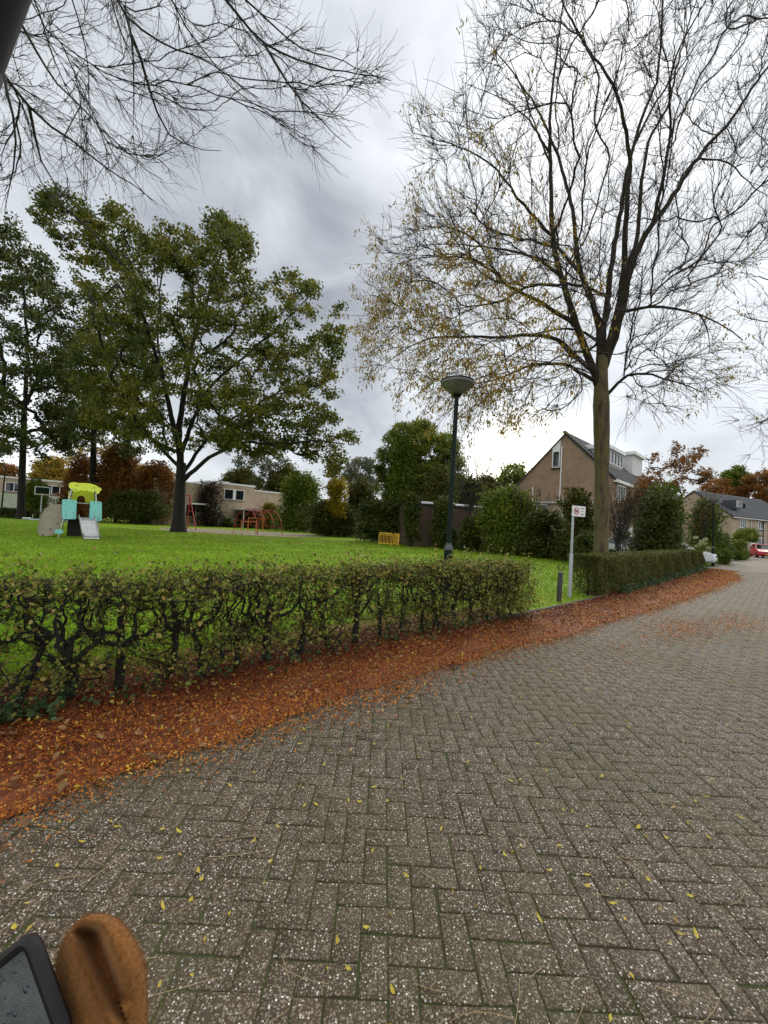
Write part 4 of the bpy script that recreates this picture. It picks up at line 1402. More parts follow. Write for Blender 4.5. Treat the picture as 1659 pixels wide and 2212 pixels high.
# ------------------------------------------------------------------ leafy trees
def leafy_tree(name, label, base, fork, poly, Y0, D, nt, r0, leafm, per, lsize, clump, seed, limbs=(), bark='oakbark', group=None, tip=0.02, step=0.5, extra=None, aspect=0.75, trunk_bend=None, leaf2=None):
    rng = np.random.default_rng(seed)
    base = np.asarray(base, float)
    t = empty(name, label, 'tree', tuple(base), group=group)
    sk = Skel(rng)
    fork = np.asarray(fork, float)
    mid = (base + fork) / 2 if trunk_bend is None else np.asarray(trunk_bend, float)
    sk.limb([base - [0, 0, 0.1], mid, fork], r0, r0 * 0.72, seg=0.4, attach=False, bare=0.45)
    for pts, ra, rb in limbs:
        sk.limb(pts, ra, rb, seg=0.5, bare=0.2, wig=0.03)
    T = px_targets(poly, Y0, D, nt, rng)
    if extra is not None:
        T = np.concatenate([T] + [px_targets(pl, y, d, k, rng) for pl, y, d, k in extra])
    tips = sk.grow(T, step=step, jit=0.05, pen=0.7, bend=0.5, root=fork)
    sk.radii(tip, 2.2, 0.7)
    ch = sk.chains()
    for k, (ii, Q, R) in enumerate(sk.limbs):
        Rr = R.copy()
        if k == 0:
            Rr = Rr * (1 + 0.45 * np.exp(-np.maximum(Q[:, 2], 0) / (r0 * 1.2)))
        Vt, Ft = tube_arrays(Q - base, Rr, 16 if k == 0 else 8)
        fast_mesh('trunk' if k == 0 else 'limb', Vt, Ft, M[bark], t, True)
    big = [c for c in ch if sk.r[c[1]] > r0 * 0.22][:14]
    small = [c for c in ch if not any(c is b for b in big)]
    for c in big:
        V_, F_ = sk.chain_mesh([c], 7)
        fast_mesh('limb', V_ - base, F_, M[bark], t, True)
    if small:
        V_, F_ = sk.chain_mesh(small, 5)
        fast_mesh('branches', V_ - base, F_, M[bark], t)
    # leaf clumps at the tips and a little way back along the shoots
    tp = np.array(tips)
    back = sk.par[tp]
    C = np.concatenate([sk.P[tp], sk.P[back] * 0.6 + sk.P[tp] * 0.4])
    sz = rng.uniform(0.45, 1.35, len(C))
    cnt = np.maximum(3, (per * sz).astype(int))
    Pc = np.repeat(C, cnt, axis=0)
    dirs = rng.normal(size=Pc.shape)
    dirs = unit(dirs) * (rng.random(len(Pc)) ** 0.6)[:, None] * (clump * np.repeat(sz, cnt))[:, None] * [1.15, 1.15, 0.75]
    P = Pc + dirs
    Vt, Ft = leaves(P, lsize, rng, up=0.6, aspect=aspect)
    o = fast_mesh('crown', Vt - base, Ft, M[leafm], t)
    return t

oak_b = at(385, 1150, 28.5) * [1, 1, 0]
Yo = 28.5
oakpoly = [(95, 395), (150, 420), (205, 455), (250, 440), (285, 465), (320, 520), (350, 470), (400, 490), (430, 540), (455, 445), (500, 460), (545, 505), (540, 590), (600, 600), (650, 585), (690, 620), (670, 700), (745, 655), (735, 760), (720, 830), (735, 850), (690, 870),
           (730, 890), (765, 940), (770, 1000), (720, 1030), (640, 985), (560, 990), (500, 965), (470, 925), (420, 880), (340, 900), (300, 960), (230, 940), (170, 900), (150, 780), (200, 660), (140, 560), (60, 470)]
def q(u, v, dy):
    return at(u, v, Yo + dy)
leafy_tree('oak_tree', 'large spreading oak with dark green crown and thick trunk on the lawn', oak_b, q(392, 1000, 0), oakpoly, Yo, 6.5, 900, 0.43, 'oakleaf', 50, 0.20, 0.60, 51,
           limbs=[([q(390, 1020, 0), q(385, 930, 0), q(400, 840, .3), q(415, 740, .5), q(450, 640, .8), q(475, 560, 1), q(490, 480, 1)], .26, .05),
                  ([q(392, 1000, 0), q(370, 900, -1), q(350, 800, -2), q(310, 690, -2.5), q(270, 580, -3), q(180, 480, -3), q(100, 420, -3)], .2, .04),
                  ([q(392, 990, 0), q(420, 900, 1), q(455, 830, 2), q(540, 760, 3), q(620, 690, 3), q(670, 640, 3)], .17, .04),
                  ([q(395, 1040, 0), q(450, 990, -1), q(520, 955, -2), q(600, 960, -2.6), q(690, 950, -3), q(745, 960, -3)], .17, .035),
                  ([q(392, 1030, 0), q(460, 930, 2), q(560, 870, 3), q(650, 820, 4), q(720, 780, 4)], .15, .035),
                  ([q(388, 1010, 0), q(330, 950, 1), q(270, 880, 2), q(200, 840, 3), q(150, 800, 3)], .15, .035),
                  ([q(390, 960, 0), q(360, 860, 2), q(340, 740, 3), q(345, 620, 4), q(370, 500, 4)], .15, .04)],
           tip=0.018, extra=[([(250, 890), (420, 900), (560, 900), (560, 985), (440, 960), (350, 985), (260, 960)], Yo, 5.5, 60)])
b2 = at(45, 1118, 36) * [1, 1, 0]
leafy_tree('park_oak', 'tall slender-trunked dark oak standing beside the low hedge and basketball hoop', b2, at(52, 900, 36), [(-260, 560), (-60, 470), (20, 470), (60, 520), (110, 560), (120, 620), (165, 660), (190, 760), (160, 850), (185, 930), (130, 960), (90, 1010), (50, 960), (-10, 1000), (-60, 960), (-260, 1000)], 36, 6, 520, 0.30, 'oakleaf_dark', 48, 0.24, 0.75, 53, tip=0.022,
           limbs=[([at(52, 900, 36), at(60, 760, 36), at(50, 600, 36), at(20, 510, 36)], .2, .05)])
b3 = at(200, 1124, 40) * [1, 1, 0]
leafy_tree('park_oak', 'oak behind the slide tower whose trunk rises out of rust shrubs', b3, at(203, 900, 40), [(110, 640), (180, 600), (290, 640), (350, 800), (340, 940), (290, 1000), (230, 960), (150, 985), (90, 940), (100, 800)], 40, 6, 330, 0.33, 'oakleaf_dark', 40, 0.25, 0.8, 55, tip=0.022,
           limbs=[([at(203, 900, 40), at(195, 800, 40), at(215, 700, 40)], .2, .06), ([at(203, 920, 40), at(240, 870, 40), at(300, 840, 41)], .14, .05), ([at(203, 950, 40), at(150, 900, 39), at(110, 870, 38)], .14, .05)])
leafy_tree('yellowing_tree', 'thin yellowing tree glimpsed between the two park oaks', at(225, 1110, 52) * [1, 1, 0], at(225, 980, 52), [(110, 960), (130, 850), (200, 820), (280, 850), (310, 940), (290, 1010), (140, 1020)], 52, 4, 90, 0.2, 'goldleaf', 28, 0.24, 0.7, 56, tip=0.02)

# ------------------------------------------------------------------ shrubs and trees behind
def shrub(name, label, u0, u1, vtop, Y, leafm, lsize, seed, cover=3.6, depth=None, shape='dome', cat='shrub', group=None, stems=5, zmin=0.0, up=0.5, nb=13, aspect=0.7, bark='twig', ragged=0.12):
    rng = np.random.default_rng(seed)
    um = (u0 + u1) / 2
    c = at(um, vtop, Y)
    w = at(u1, vtop, Y)[0] - at(u0, vtop, Y)[0]
    h = c[2]
    d = depth or min(w * 0.9, 4.5)
    base = np.array([c[0] - 0.056 * h * 0.5, Y, 0.0])
    t = empty(name, label, cat, tuple(base), group=group)
    z0 = zmin * h
    hh = h - z0
    P = []
    area = w * hh * 0.8
    n = int(1.8 * cover * area / (lsize * lsize * aspect * 0.5))
    blobs = []
    for k in range(nb):
        f = rng.uniform(0.05, 0.95)
        if shape == 'cone':
            wid = (1 - f) ** 0.8 * 0.85 + 0.15
        elif shape == 'column':
            wid = 1.0 if f < 0.7 else 0.65
        elif shape == 'ball':
            wid = math.sqrt(max(0.05, 1 - (2 * f - 1) ** 2))
        else:
            wid = math.sqrt(max(0.06, 1 - f ** 2.2))
        rx = w * rng.uniform(0.20, 0.30)
        rz_ = max(hh * rng.uniform(0.15, 0.25), 0.12)
        a, rr = rng.uniform(0, 2 * PI), rng.random() ** 0.5
        bx = math.cos(a) * rr * max(0.0, wid * w / 2 - rx)
        by = math.sin(a) * rr * max(0.0, wid * d / 2 - d * 0.22)
        bz = z0 + min(max(f * hh, rz_ * 0.7), hh - rz_)
        blobs.append((bx, by, bz, rx, d * rng.uniform(0.18, 0.28), rz_))
    blobs.append((0, 0, z0 + hh * 0.45, w * 0.30, d * 0.30, hh * 0.42))
    # the top reaches the height it has in the picture
    blobs.append((rng.uniform(-.08, .08) * w, 0, h - hh * 0.14, w * 0.16, d * 0.2, hh * 0.14))
    vol = np.array([b[3] * b[5] + b[4] * b[5] for b in blobs])
    for b, f in zip(blobs, vol / vol.sum()):
        m = max(20, int(n * f))
        q_ = unit(rng.normal(size=(m, 3))) * (rng.random(m) ** 0.34 + rng.normal(0, ragged * 1.3, m))[:, None]
        P.append(np.array(b[:3]) + q_ * np.array(b[3:]))
    ns_ = 46
    bi = rng.choice(len(blobs), ns_)
    for k in bi:
        b = blobs[k]
        o_ = unit(rng.normal(size=3) + [0, 0, 0.5])
        st = np.array(b[:3]) + o_ * np.array(b[3:]) * 0.9
        ln = rng.uniform(0.07, 0.20) * hh
        dr = unit(o_ + rng.normal(0, 0.35, 3) + [0, 0, 0.6])
        m = int(14 + ln / lsize * 5)
        f = rng.random(m)[:, None]
        q_ = st + dr * ln * f + rng.normal(0, lsize * 0.6, (m, 3)) * (1.25 - f)
        q_[:, 2] = np.minimum(q_[:, 2], h * 1.03)
        P.append(q_)
    P = np.concatenate(P)
    P = P[P[:, 2] > max(0.03, z0 * 0.9)]
    Vt, Ft = leaves(P, lsize, rng, up=up, aspect=aspect)
    fast_mesh('foliage', Vt, Ft, M[leafm], t)
    if stems:
        parts = []
        for k in range(stems):
            e = blobs[rng.integers(len(blobs))]
            Q = smooth_path([(rng.normal(0, .12 * w * .3), rng.normal(0, .1), -0.05), (e[0] * 0.4, e[1] * 0.4, e[2] * 0.5), (e[0], e[1], e[2])], 7)
            parts.append(tube_arrays(Q, np.linspace(0.03 + 0.008 * h, 0.015, 7), 5))
        fast_mesh('stems', *merge(parts), M[bark], t)
    return t

def bare_shrub(name, label, u0, u1, vtop, Y, seed, n=14, per=5, leafm=None, r=0.018, lsize=0.08, nl=250, bark='twig', cat='shrub', tight=0.25):
    rng = np.random.default_rng(seed)
    um = (u0 + u1) / 2
    c = at(um, vtop, Y)
    w = at(u1, vtop, Y)[0] - at(u0, vtop, Y)[0]
    h = c[2]
    base = np.array([c[0] - 0.03 * h, Y, 0.0])
    t = empty(name, label, cat, tuple(base))
    m = n
    f = np.linspace(0, 1, 8)
    b0 = np.c_[rng.normal(0, w * tight * 0.3, m), rng.normal(0, 0.15, m), np.full(m, -0.03)]
    e = np.c_[rng.uniform(-0.5, 0.5, m) * w, rng.uniform(-0.5, 0.5, m) * w, h * rng.uniform(0.6, 1.0, m)]
    pts = b0[:, None] * (1 - f)[None, :, None] + e[:, None] * f[None, :, None]
    bow = (e - b0) * [-0.22, -0.22, 0.10]
    pts += bow[:, None] * (f * (1 - f) * 2)[None, :, None] + rng.normal(0, 0.025, pts.shape)
    R = np.broadcast_to((r * (1 - 0.75 * f))[None], (m, 8))
    parts = [tubes_batch(pts, R, 5)]
    src = pts[:, 3:].reshape(-1, 3)
    dr = np.repeat(unit(e - b0), 5, axis=0)
    fp, fr = twig_fan(src, dr, rng, per, (0.12 * h, 0.34 * h), r * 0.38, 0.5, 0.1, 5, 0.02)
    fp[..., 2] = np.clip(fp[..., 2], 0.02, h * 1.03)
    parts.append(tubes_batch(fp, fr, 3))
    fast_mesh('stems', *merge(parts), M[bark], t)
    if leafm:
        cand = fp[:, 2:].reshape(-1, 3)
        P = cand[rng.choice(len(cand), min(nl, len(cand)), replace=False)] + rng.normal(0, 0.03, (min(nl, len(cand)), 3))
        Vt, Ft = leaves(P, lsize, rng, aspect=0.6)
        fast_mesh('leaves', Vt, Ft, M[leafm], t)
    return t

# beside and behind the slide tower
shrub('beech_shrub', 'rust coloured beech behind the slide tower, darkest at its foot', 192, 338, 962, 41, 'rust', 0.20, 101, cover=4.2, nb=22)
shrub('maple_shrub', 'orange autumn shrub directly before the big oak trunk', 280, 410, 1000, 41.5, 'rust', 0.19, 102, cover=4, nb=18)
shrub('rust_shrub', 'brown and rust shrub behind the lime roof of the slide', 128, 245, 985, 44, 'rust', 0.2, 103, cover=3.6, nb=18)
shrub('dark_shrub', 'low dark evergreen mass at the foot of the rust beech', 195, 398, 1060, 39, 'green_dark', 0.17, 104, depth=3, nb=22)
shrub('laurel_shrub', 'round green shrub behind the basketball backboard', 46, 116, 1036, 40, 'green_mid', 0.17, 105, cover=4)
shrub('low_hedge', 'low dark hedge running behind the slender oak trunk', -60, 120, 1098, 37, 'green_dark', 0.12, 106, depth=1.5, shape='column', cat='hedge', nb=22, stems=0)
shrub('plum_shrub', 'brown purple shrub in front of the flat roofed house window', 408, 500, 1044, 44, 'purple', 0.19, 107, cover=2.4, ragged=0.2)
shrub('garden_shrub', 'small olive shrub under the pale house beside the red swing', 428, 500, 1112, 46, 'olive', 0.16, 108, depth=2)
shrub('blue_shrub', 'small grey green conifer shrub by the climbing arch', 470, 510, 1120, 44, 'green_dark', 0.14, 109)
shrub('garden_shrub', 'yellow green bush seen through the bars of the climbing arch', 555, 618, 1088, 46, 'yellow_green', 0.16, 110, cover=3)
shrub('garden_shrub', 'dark bush under the white carport edge behind the climbing arch', 500, 575, 1100, 47, 'green_dark', 0.16, 117, cover=3)
# the belt of shrubs along the far side of the lawn
shrub('hornbeam_shrub', 'large dark green shrub beside the pale brick house', 592, 728, 1022, 44, 'green_mid', 0.20, 111, depth=5, cover=5, nb=20)
shrub('yellow_shrub', 'bright yellow leaved shrub in the middle of the shrub belt', 700, 766, 1034, 35.4, 'yellow_bright', 0.16, 112, cover=3.0, ragged=0.2, zmin=0.35)
shrub('olive_shrub', 'olive shrub with thin pale stem between yellow shrub and tall field maple', 730, 840, 1034, 40, 'olive', 0.18, 113, cover=4.5, nb=18)
shrub('dark_shrub', 'dark leafy mass at the foot of the yellow shrub', 640, 800, 1082, 36, 'green_dark', 0.16, 114, depth=3.5, cover=5, nb=22, shape='column')
shrub('dark_shrub', 'dark leafy mass right behind the yellow barrier', 750, 905, 1080, 30, 'green_dark', 0.15, 115, depth=3, cover=5, nb=22, shape='column')
shrub('dark_shrub', 'dark bushy mass at the end of the low garage wall', 868, 918, 1068, 26.6, 'green_dark', 0.13, 118, depth=2, shape='column', cover=4.5)
shrub('low_shrub', 'low dark bushes along the foot of the garage wall', 985, 1060, 1120, 25.0, 'green_dark', 0.12, 119, depth=2, cover=4.5)
shrub('ivy_shrub', 'ivy covered shrub behind the lamp post foot', 925, 1000, 1075, 26.2, 'green_dark', 0.13, 116, depth=2, shape='column', cover=4.5)
leafy_tree('field_maple', 'dense rounded green tree rising behind the yellow barrier', at(880, 1172, 33) * [1, 1, 0], at(886, 1080, 33),
           [(822, 1060), (815, 1010), (830, 950), (850, 925), (862, 905), (880, 925), (905, 903), (935, 915), (948, 940), (960, 930), (985, 940), (990, 985), (1005, 1020), (990, 1070), (960, 1110), (860, 1120)], 33, 2.6, 420, 0.17, 'maple_leaf', 64, 0.17, 0.55, 121, tip=0.012)
shrub('cypress_shrub', 'narrow darker conifer standing in front of the rounded green tree', 828, 940, 935, 31, 'green_mid', 0.15, 122, shape='cone', cover=4.5, depth=2.4, nb=20)
shrub('twiggy_shrub', 'brownish twiggy bush under the rounded green tree, by the lamp post', 900, 1015, 1020, 29, 'olive', 0.14, 123, cover=3.4, ragged=0.2, nb=18)
bare_shrub('young_tree', 'small leafless tree in front of the low garage', 985, 1095, 985, 25.5, 131, n=7, per=5, r=0.035, tight=0.1, cat='tree')
shrub('evergreen_bush', 'broad bright-topped evergreen bush in front of the gable house', 1005, 1200, 1052, 24.2, 'green_mid', 0.13, 132, depth=3.6, cover=4.6, nb=26)
shrub('dark_shrub', 'dark shadowy shrub between evergreen bush and sign pole', 1110, 1250, 1105, 22.5, 'green_dark', 0.12, 133, depth=2.4, cover=4.5, shape='column', nb=18)
bare_shrub('bare_shrub', 'twiggy reddish shrub with few leaves against the gable wall', 1115, 1215, 1058, 23.5, 134, n=16, per=4, leafm='rust', nl=180)
shrub('garden_shrub', 'green bush between sign pole and bare tree trunk', 1200, 1305, 1060, 20.5, 'olive', 0.12, 135, depth=2.2, cover=4.2, ragged=0.18, nb=18)
bare_shrub('bare_shrub', 'thicket of thin dark stems close beside the bare tree trunk', 1305, 1385, 1060, 19.0, 136, n=22, per=5, leafm='olive', nl=220)
shrub('garden_shrub', 'low bush at the foot of the bare tree', 1230, 1330, 1150, 17.5, 'green_dark', 0.10, 137, depth=2, cover=3.4)
shrub('viburnum_shrub', 'big dark green shrub hanging over the dense hedge', 1355, 1496, 1062, 20.5, 'green_dark', 0.12, 141, depth=3.2, cover=4.6, nb=24, ragged=0.16)
shrub('viburnum_shrub', 'mid green shrub top beneath the sparse brown tree', 1395, 1500, 1050, 22.0, 'green_mid', 0.11, 142, depth=2.6, cover=2.6, ragged=0.2)
shrub('orange_shrub', 'orange autumn foliage in front of the terrace of the gable house', 1345, 1440, 1035, 25.5, 'rust', 0.11, 143, cover=2.4, zmin=0.45, ragged=0.25)
leafy_tree('serviceberry_tree', 'sparse tree with brown and green leaves above the big dark shrub', at(1470, 1200, 24) * [1, 1, 0], at(1470, 1110, 24),
           [(1375, 1030), (1405, 1000), (1410, 965), (1425, 985), (1445, 1000), (1455, 955), (1465, 945), (1478, 960), (1480, 985), (1505, 965), (1530, 960), (1525, 985), (1500, 1000), (1545, 1010), (1540, 1035), (1480, 1060), (1420, 1060), (1380, 1060)], 24, 1.7, 120, 0.09, 'rust', 15, 0.13, 0.30, 144, tip=0.009, bark='twig', step=0.3)
shrub('fresh_shrub', 'fresh green shrub with a pale arching spray beside the second lamp post', 1480, 1578, 1080, 29, 'green_bright', 0.13, 145, depth=2.5, cover=3.6, ragged=0.2, zmin=0.12, nb=18)
bare_shrub('rust_sapling', 'thin rusty branches stretching over the slate roofed terrace', 1480, 1560, 1060, 27.5, 146, n=8, per=4, leafm='rust', nl=260, lsize=0.12)
leafy_tree('globe_tree', 'small round topped tree in front of the slate roofed terrace', at(1612, 1200, 40) * [1, 1, 0], at(1612, 1168, 40), [(1586, 1162), (1594, 1148), (1612, 1142), (1632, 1148), (1640, 1163), (1625, 1170), (1600, 1170)], 40, 1.0, 60, 0.09, 'green_mid', 40, 0.14, 0.35, 147, tip=0.012)
shrub('box_shrub', 'clipped round box bush beside the second lamp post', 1548, 1582, 1155, 30, 'green_dark', 0.11, 148, shape='ball')
shrub('box_shrub', 'low dark clipped bush nearer the parked red car', 1570, 1622, 1166, 36, 'green_mid', 0.12, 149)
shrub('box_shrub', 'small dark hedge block in the front garden of the terrace', 1545, 1592, 1172, 33, 'green_dark', 0.11, 150)
shrub('ornamental_grass', 'tuft of tall ornamental grass at the foot of the second lamp post', 1548, 1586, 1186, 26.5, 'green_mid', 0.13, 151, aspect=0.2, up=-0.2, stems=0, cat='grass plant')
shrub('border_plant', 'low bright plants edging the driveway by the red car', 1576, 1610, 1192, 33, 'green_bright', 0.12, 152, stems=0)

def hydrangea():
    rng = np.random.default_rng(160)
    b = at(1518, 1200, 26.6) * [1, 1, 0]
    t = empty('hydrangea', 'hydrangea with creamy green flower heads at the end of the dense hedge', 'shrub', tuple(b))
    P = rng.normal(size=(1500, 3)) * [0.42, 0.4, 0.3] + [0, 0, 0.75]
    P[:, 2] = np.maximum(P[:, 2], 0.05)
    fast_mesh('foliage', *leaves(P, 0.10, rng, up=0.5), M['green_mid'], t)
    for (u, v) in ((1503, 1165), (1515, 1173), (1524, 1169), (1512, 1180), (1522, 1178), (1530, 1188), (1526, 1195), (1506, 1184), (1534, 1192)):
        c = at(u, v - 4, 26.2 + rng.uniform(-.2, .2)) - b
        m = 90
        P = c + unit(rng.normal(size=(m, 3))) * [0.13, 0.12, 0.09]
        fast_mesh('flower_head', *leaves(P, 0.06, rng, up=0.6, aspect=0.9), M['flower'], t)
hydrangea()

# far trees over the roofs
far = [('thin grey green poplar behind the flat roofed house chimney', 500, 640, 955, 62, 'pale_leaf', 'pale', 2), ('pale grey tree above the yellow shrub', 740, 830, 985, 66, 'pale_leaf', 'pale', 2), ('dark tree top over the flat roof house', 470, 560, 1010, 58, 'olive', 'dark', 3),
       ('olive tree between flat roofed house and shrub belt', 575, 660, 1010, 60, 'olive', 'dark', 3), ('autumn tree behind the white garage building, beyond the curved lamp', -40, 50, 1000, 64, 'rust', 'a', 3), ('green and gold tree over the white garage roof', 62, 165, 985, 62, 'goldleaf', 'b', 3),
       ('brown and green tree visible just below the oak branches', 250, 370, 1000, 60, 'goldleaf', 'c', 2), ('loose green tree rising behind the gable roof slope', 1075, 1150, 1004, 44, 'green_mid', 'd', 1), ('brown bushy tree behind the young leafless tree', 1010, 1080, 1035, 42, 'olive', 'e', 3),
       ('rust brown tree row end behind the slate roof', 1500, 1600, 1030, 75, 'rust', 'f', 3), ('dark green tree crown above the slate roof', 1555, 1625, 1008, 78, 'green_mid', 'g', 3), ('brown tree crown at the far end of the terrace', 1600, 1700, 1015, 74, 'rust', 'h', 3), ('dull green tree behind the far terrace', 1640, 1760, 1030, 80, 'olive', 'i', 3),
       ('dark evergreen tree beside the gable house annex', 985, 1035, 1040, 36, 'olive', 'j', 3)]
for i, (lb, u0, u1, vt, Y, lm, _, cv) in enumerate(far):
    b = at((u0 + u1) / 2, 1130, Y) * [1, 1, 0]
    hgt = at((u0 + u1) / 2, vt, Y)[2]
    w = u1 - u0
    poly = [(u0, vt + w * .45), (u0 + w * .12, vt + w * .2), (u0 + w * .35, vt + w * .04), (u0 + w * .55, vt), (u0 + w * .8, vt + w * .12), (u1, vt + w * .4), (u1 - w * .05, vt + w * .8), (u0 + w * .5, vt + w * .95), (u0 + w * .06, vt + w * .8)]
    poly = [(a, min(bv, 1112 + (a - 829) * .056)) for a, bv in poly]
    leafy_tree('background_tree', lb, b, at((u0 + u1) / 2, vt + w * .85 if vt + w * .85 < 1095 else 1095, Y), poly, Y, w / 860 * Y * 0.35, 55 + 35 * cv, 0.18, lm, 9 + 12 * cv, 0.30, 0.8, 300 + i, tip=0.022, step=0.9, bark='twig', group='far trees over the roofs')

# ground cover under the shrub belt
rng = np.random.default_rng(170)
n = 11000
f = rng.random(n)
fu = np.interp(f, [0, 0.25, 0.5, 0.75, 1], [640, 800, 980, 1150, 1300])
fv = np.interp(f, [0, 0.25, 0.5, 0.75, 1], [1149, 1166, 1186, 1199, 1212])
P = np.array([gnd(a, b) for a, b in zip(fu, fv)])
P[:, :2] += rng.normal(size=(n, 2)) * [0.5, 1.1] + [0, 0.5]
P[:, 2] = 0.04 + np.abs(rng.normal(0, 0.10, n))
tag(fast_mesh('ground_cover', *leaves(P, 0.11, rng, up=0.8), M['green_dark']), 'dark ground cover creeping out from under the shrub belt', kind='stuff')

# ------------------------------------------------------------------ buildings
def window(parent, x0, x1, z0, z1, y, axis, face, panes=1, sill=True, fr=0.07, frame_m='white'):
    """a window in a wall plane: axis 'x' - the wall runs along x at depth y; axis 'y' - it runs along y at x = y. face: outward sign"""
    d = 0.05 * face
    def P(a, b):
        return (a, b) if axis == 'x' else (b, a)
    def box(mb, a0, a1, c0, c1, off, th):
        ca, cz = (a0 + a1) / 2, (c0 + c1) / 2
        px, py = P(ca, y + off)
        sx, sy = P(a1 - a0, th)
        mb.box((px, py, cz), (sx, sy, c1 - c0))
    mb = MB()
    box(mb, x0, x1, z0, z0 + fr, d, 0.10)
    box(mb, x0, x1, z1 - fr, z1, d, 0.10)
    box(mb, x0, x0 + fr, z0 + fr, z1 - fr, d, 0.10)
    box(mb, x1 - fr, x1, z0 + fr, z1 - fr, d, 0.10)
    for k in range(1, panes):
        c = x0 + (x1 - x0) * k / panes
        box(mb, c - fr / 2, c + fr / 2, z0 + fr, z1 - fr, d, 0.098)
    f = mb.build('window', M[frame_m], parent)
    for k in range(panes):
        a0 = x0 + (x1 - x0) * k / panes + (fr if k == 0 else fr / 2)
        a1 = x0 + (x1 - x0) * (k + 1) / panes - (fr if k == panes - 1 else fr / 2)
        mb = MB()
        box(mb, a0, a1, z0 + fr, z1 - fr, d * 0.4, 0.03)
        mb.build('pane', M['glass'], f)
    if sill:
        mb = MB()
        box(mb, x0 - 0.05, x1 + 0.05, z0 - 0.07, z0 - 0.004, d * 1.6, 0.16)
        mb.build('sill', M['dark'], f)
    return f

def tiles(parent, y0, y1, xe, ze, xr, zr, m, tw=0.32, th=0.34, name='roof_tiles', axis='x'):
    """courses of single tiles from the eave (xe, ze) up to the ridge (xr, zr); the roof runs along y"""
    L = math.hypot(xr - xe, zr - ze)
    dx, dz = (xr - xe) / L, (zr - ze) / L
    nx, nz = -dz, dx
    if nz < 0:
        nx, nz = -nx, -nz
    V, Fq = [], []
    rng = np.random.default_rng(9)
    rows, cols = int(L / th), int((y1 - y0) / tw)
    for r in range(rows):
        for c in range(cols):
            s0, s1 = r * L / rows, (r + 1) * L / rows + 0.05
            a0 = y0 + c * (y1 - y0) / cols + 0.012
            a1 = y0 + (c + 1) * (y1 - y0) / cols - 0.004
            lo, hi = 0.075 + rng.normal(0, 0.004), 0.035
            am = (a0 + a1) / 2
            n0 = len(V)
            for s_, o_ in ((s0, lo), (s1, hi)):
                for a_, k_ in ((a0, 0.0), (am, 0.028), (a1, 0.0)):
                    V.append((xe + dx * s_ + nx * (o_ + k_), a_, ze + dz * s_ + nz * (o_ + k_)))
            for a_ in (a0, am, a1):
                V.append((xe + dx * s0, a_, ze + dz * s0))
            Fq += [(n0, n0 + 1, n0 + 4, n0 + 3), (n0 + 1, n0 + 2, n0 + 5, n0 + 4), (n0 + 6, n0 + 7, n0 + 1, n0), (n0 + 7, n0 + 8, n0 + 2, n0 + 1)]
    V = np.array(V)
    if axis == 'y':
        V = V[:, [1, 0, 2]]
    o = fast_mesh(name, V, np.array(Fq), m, parent)
    o['kind'] = 'stuff'
    return o

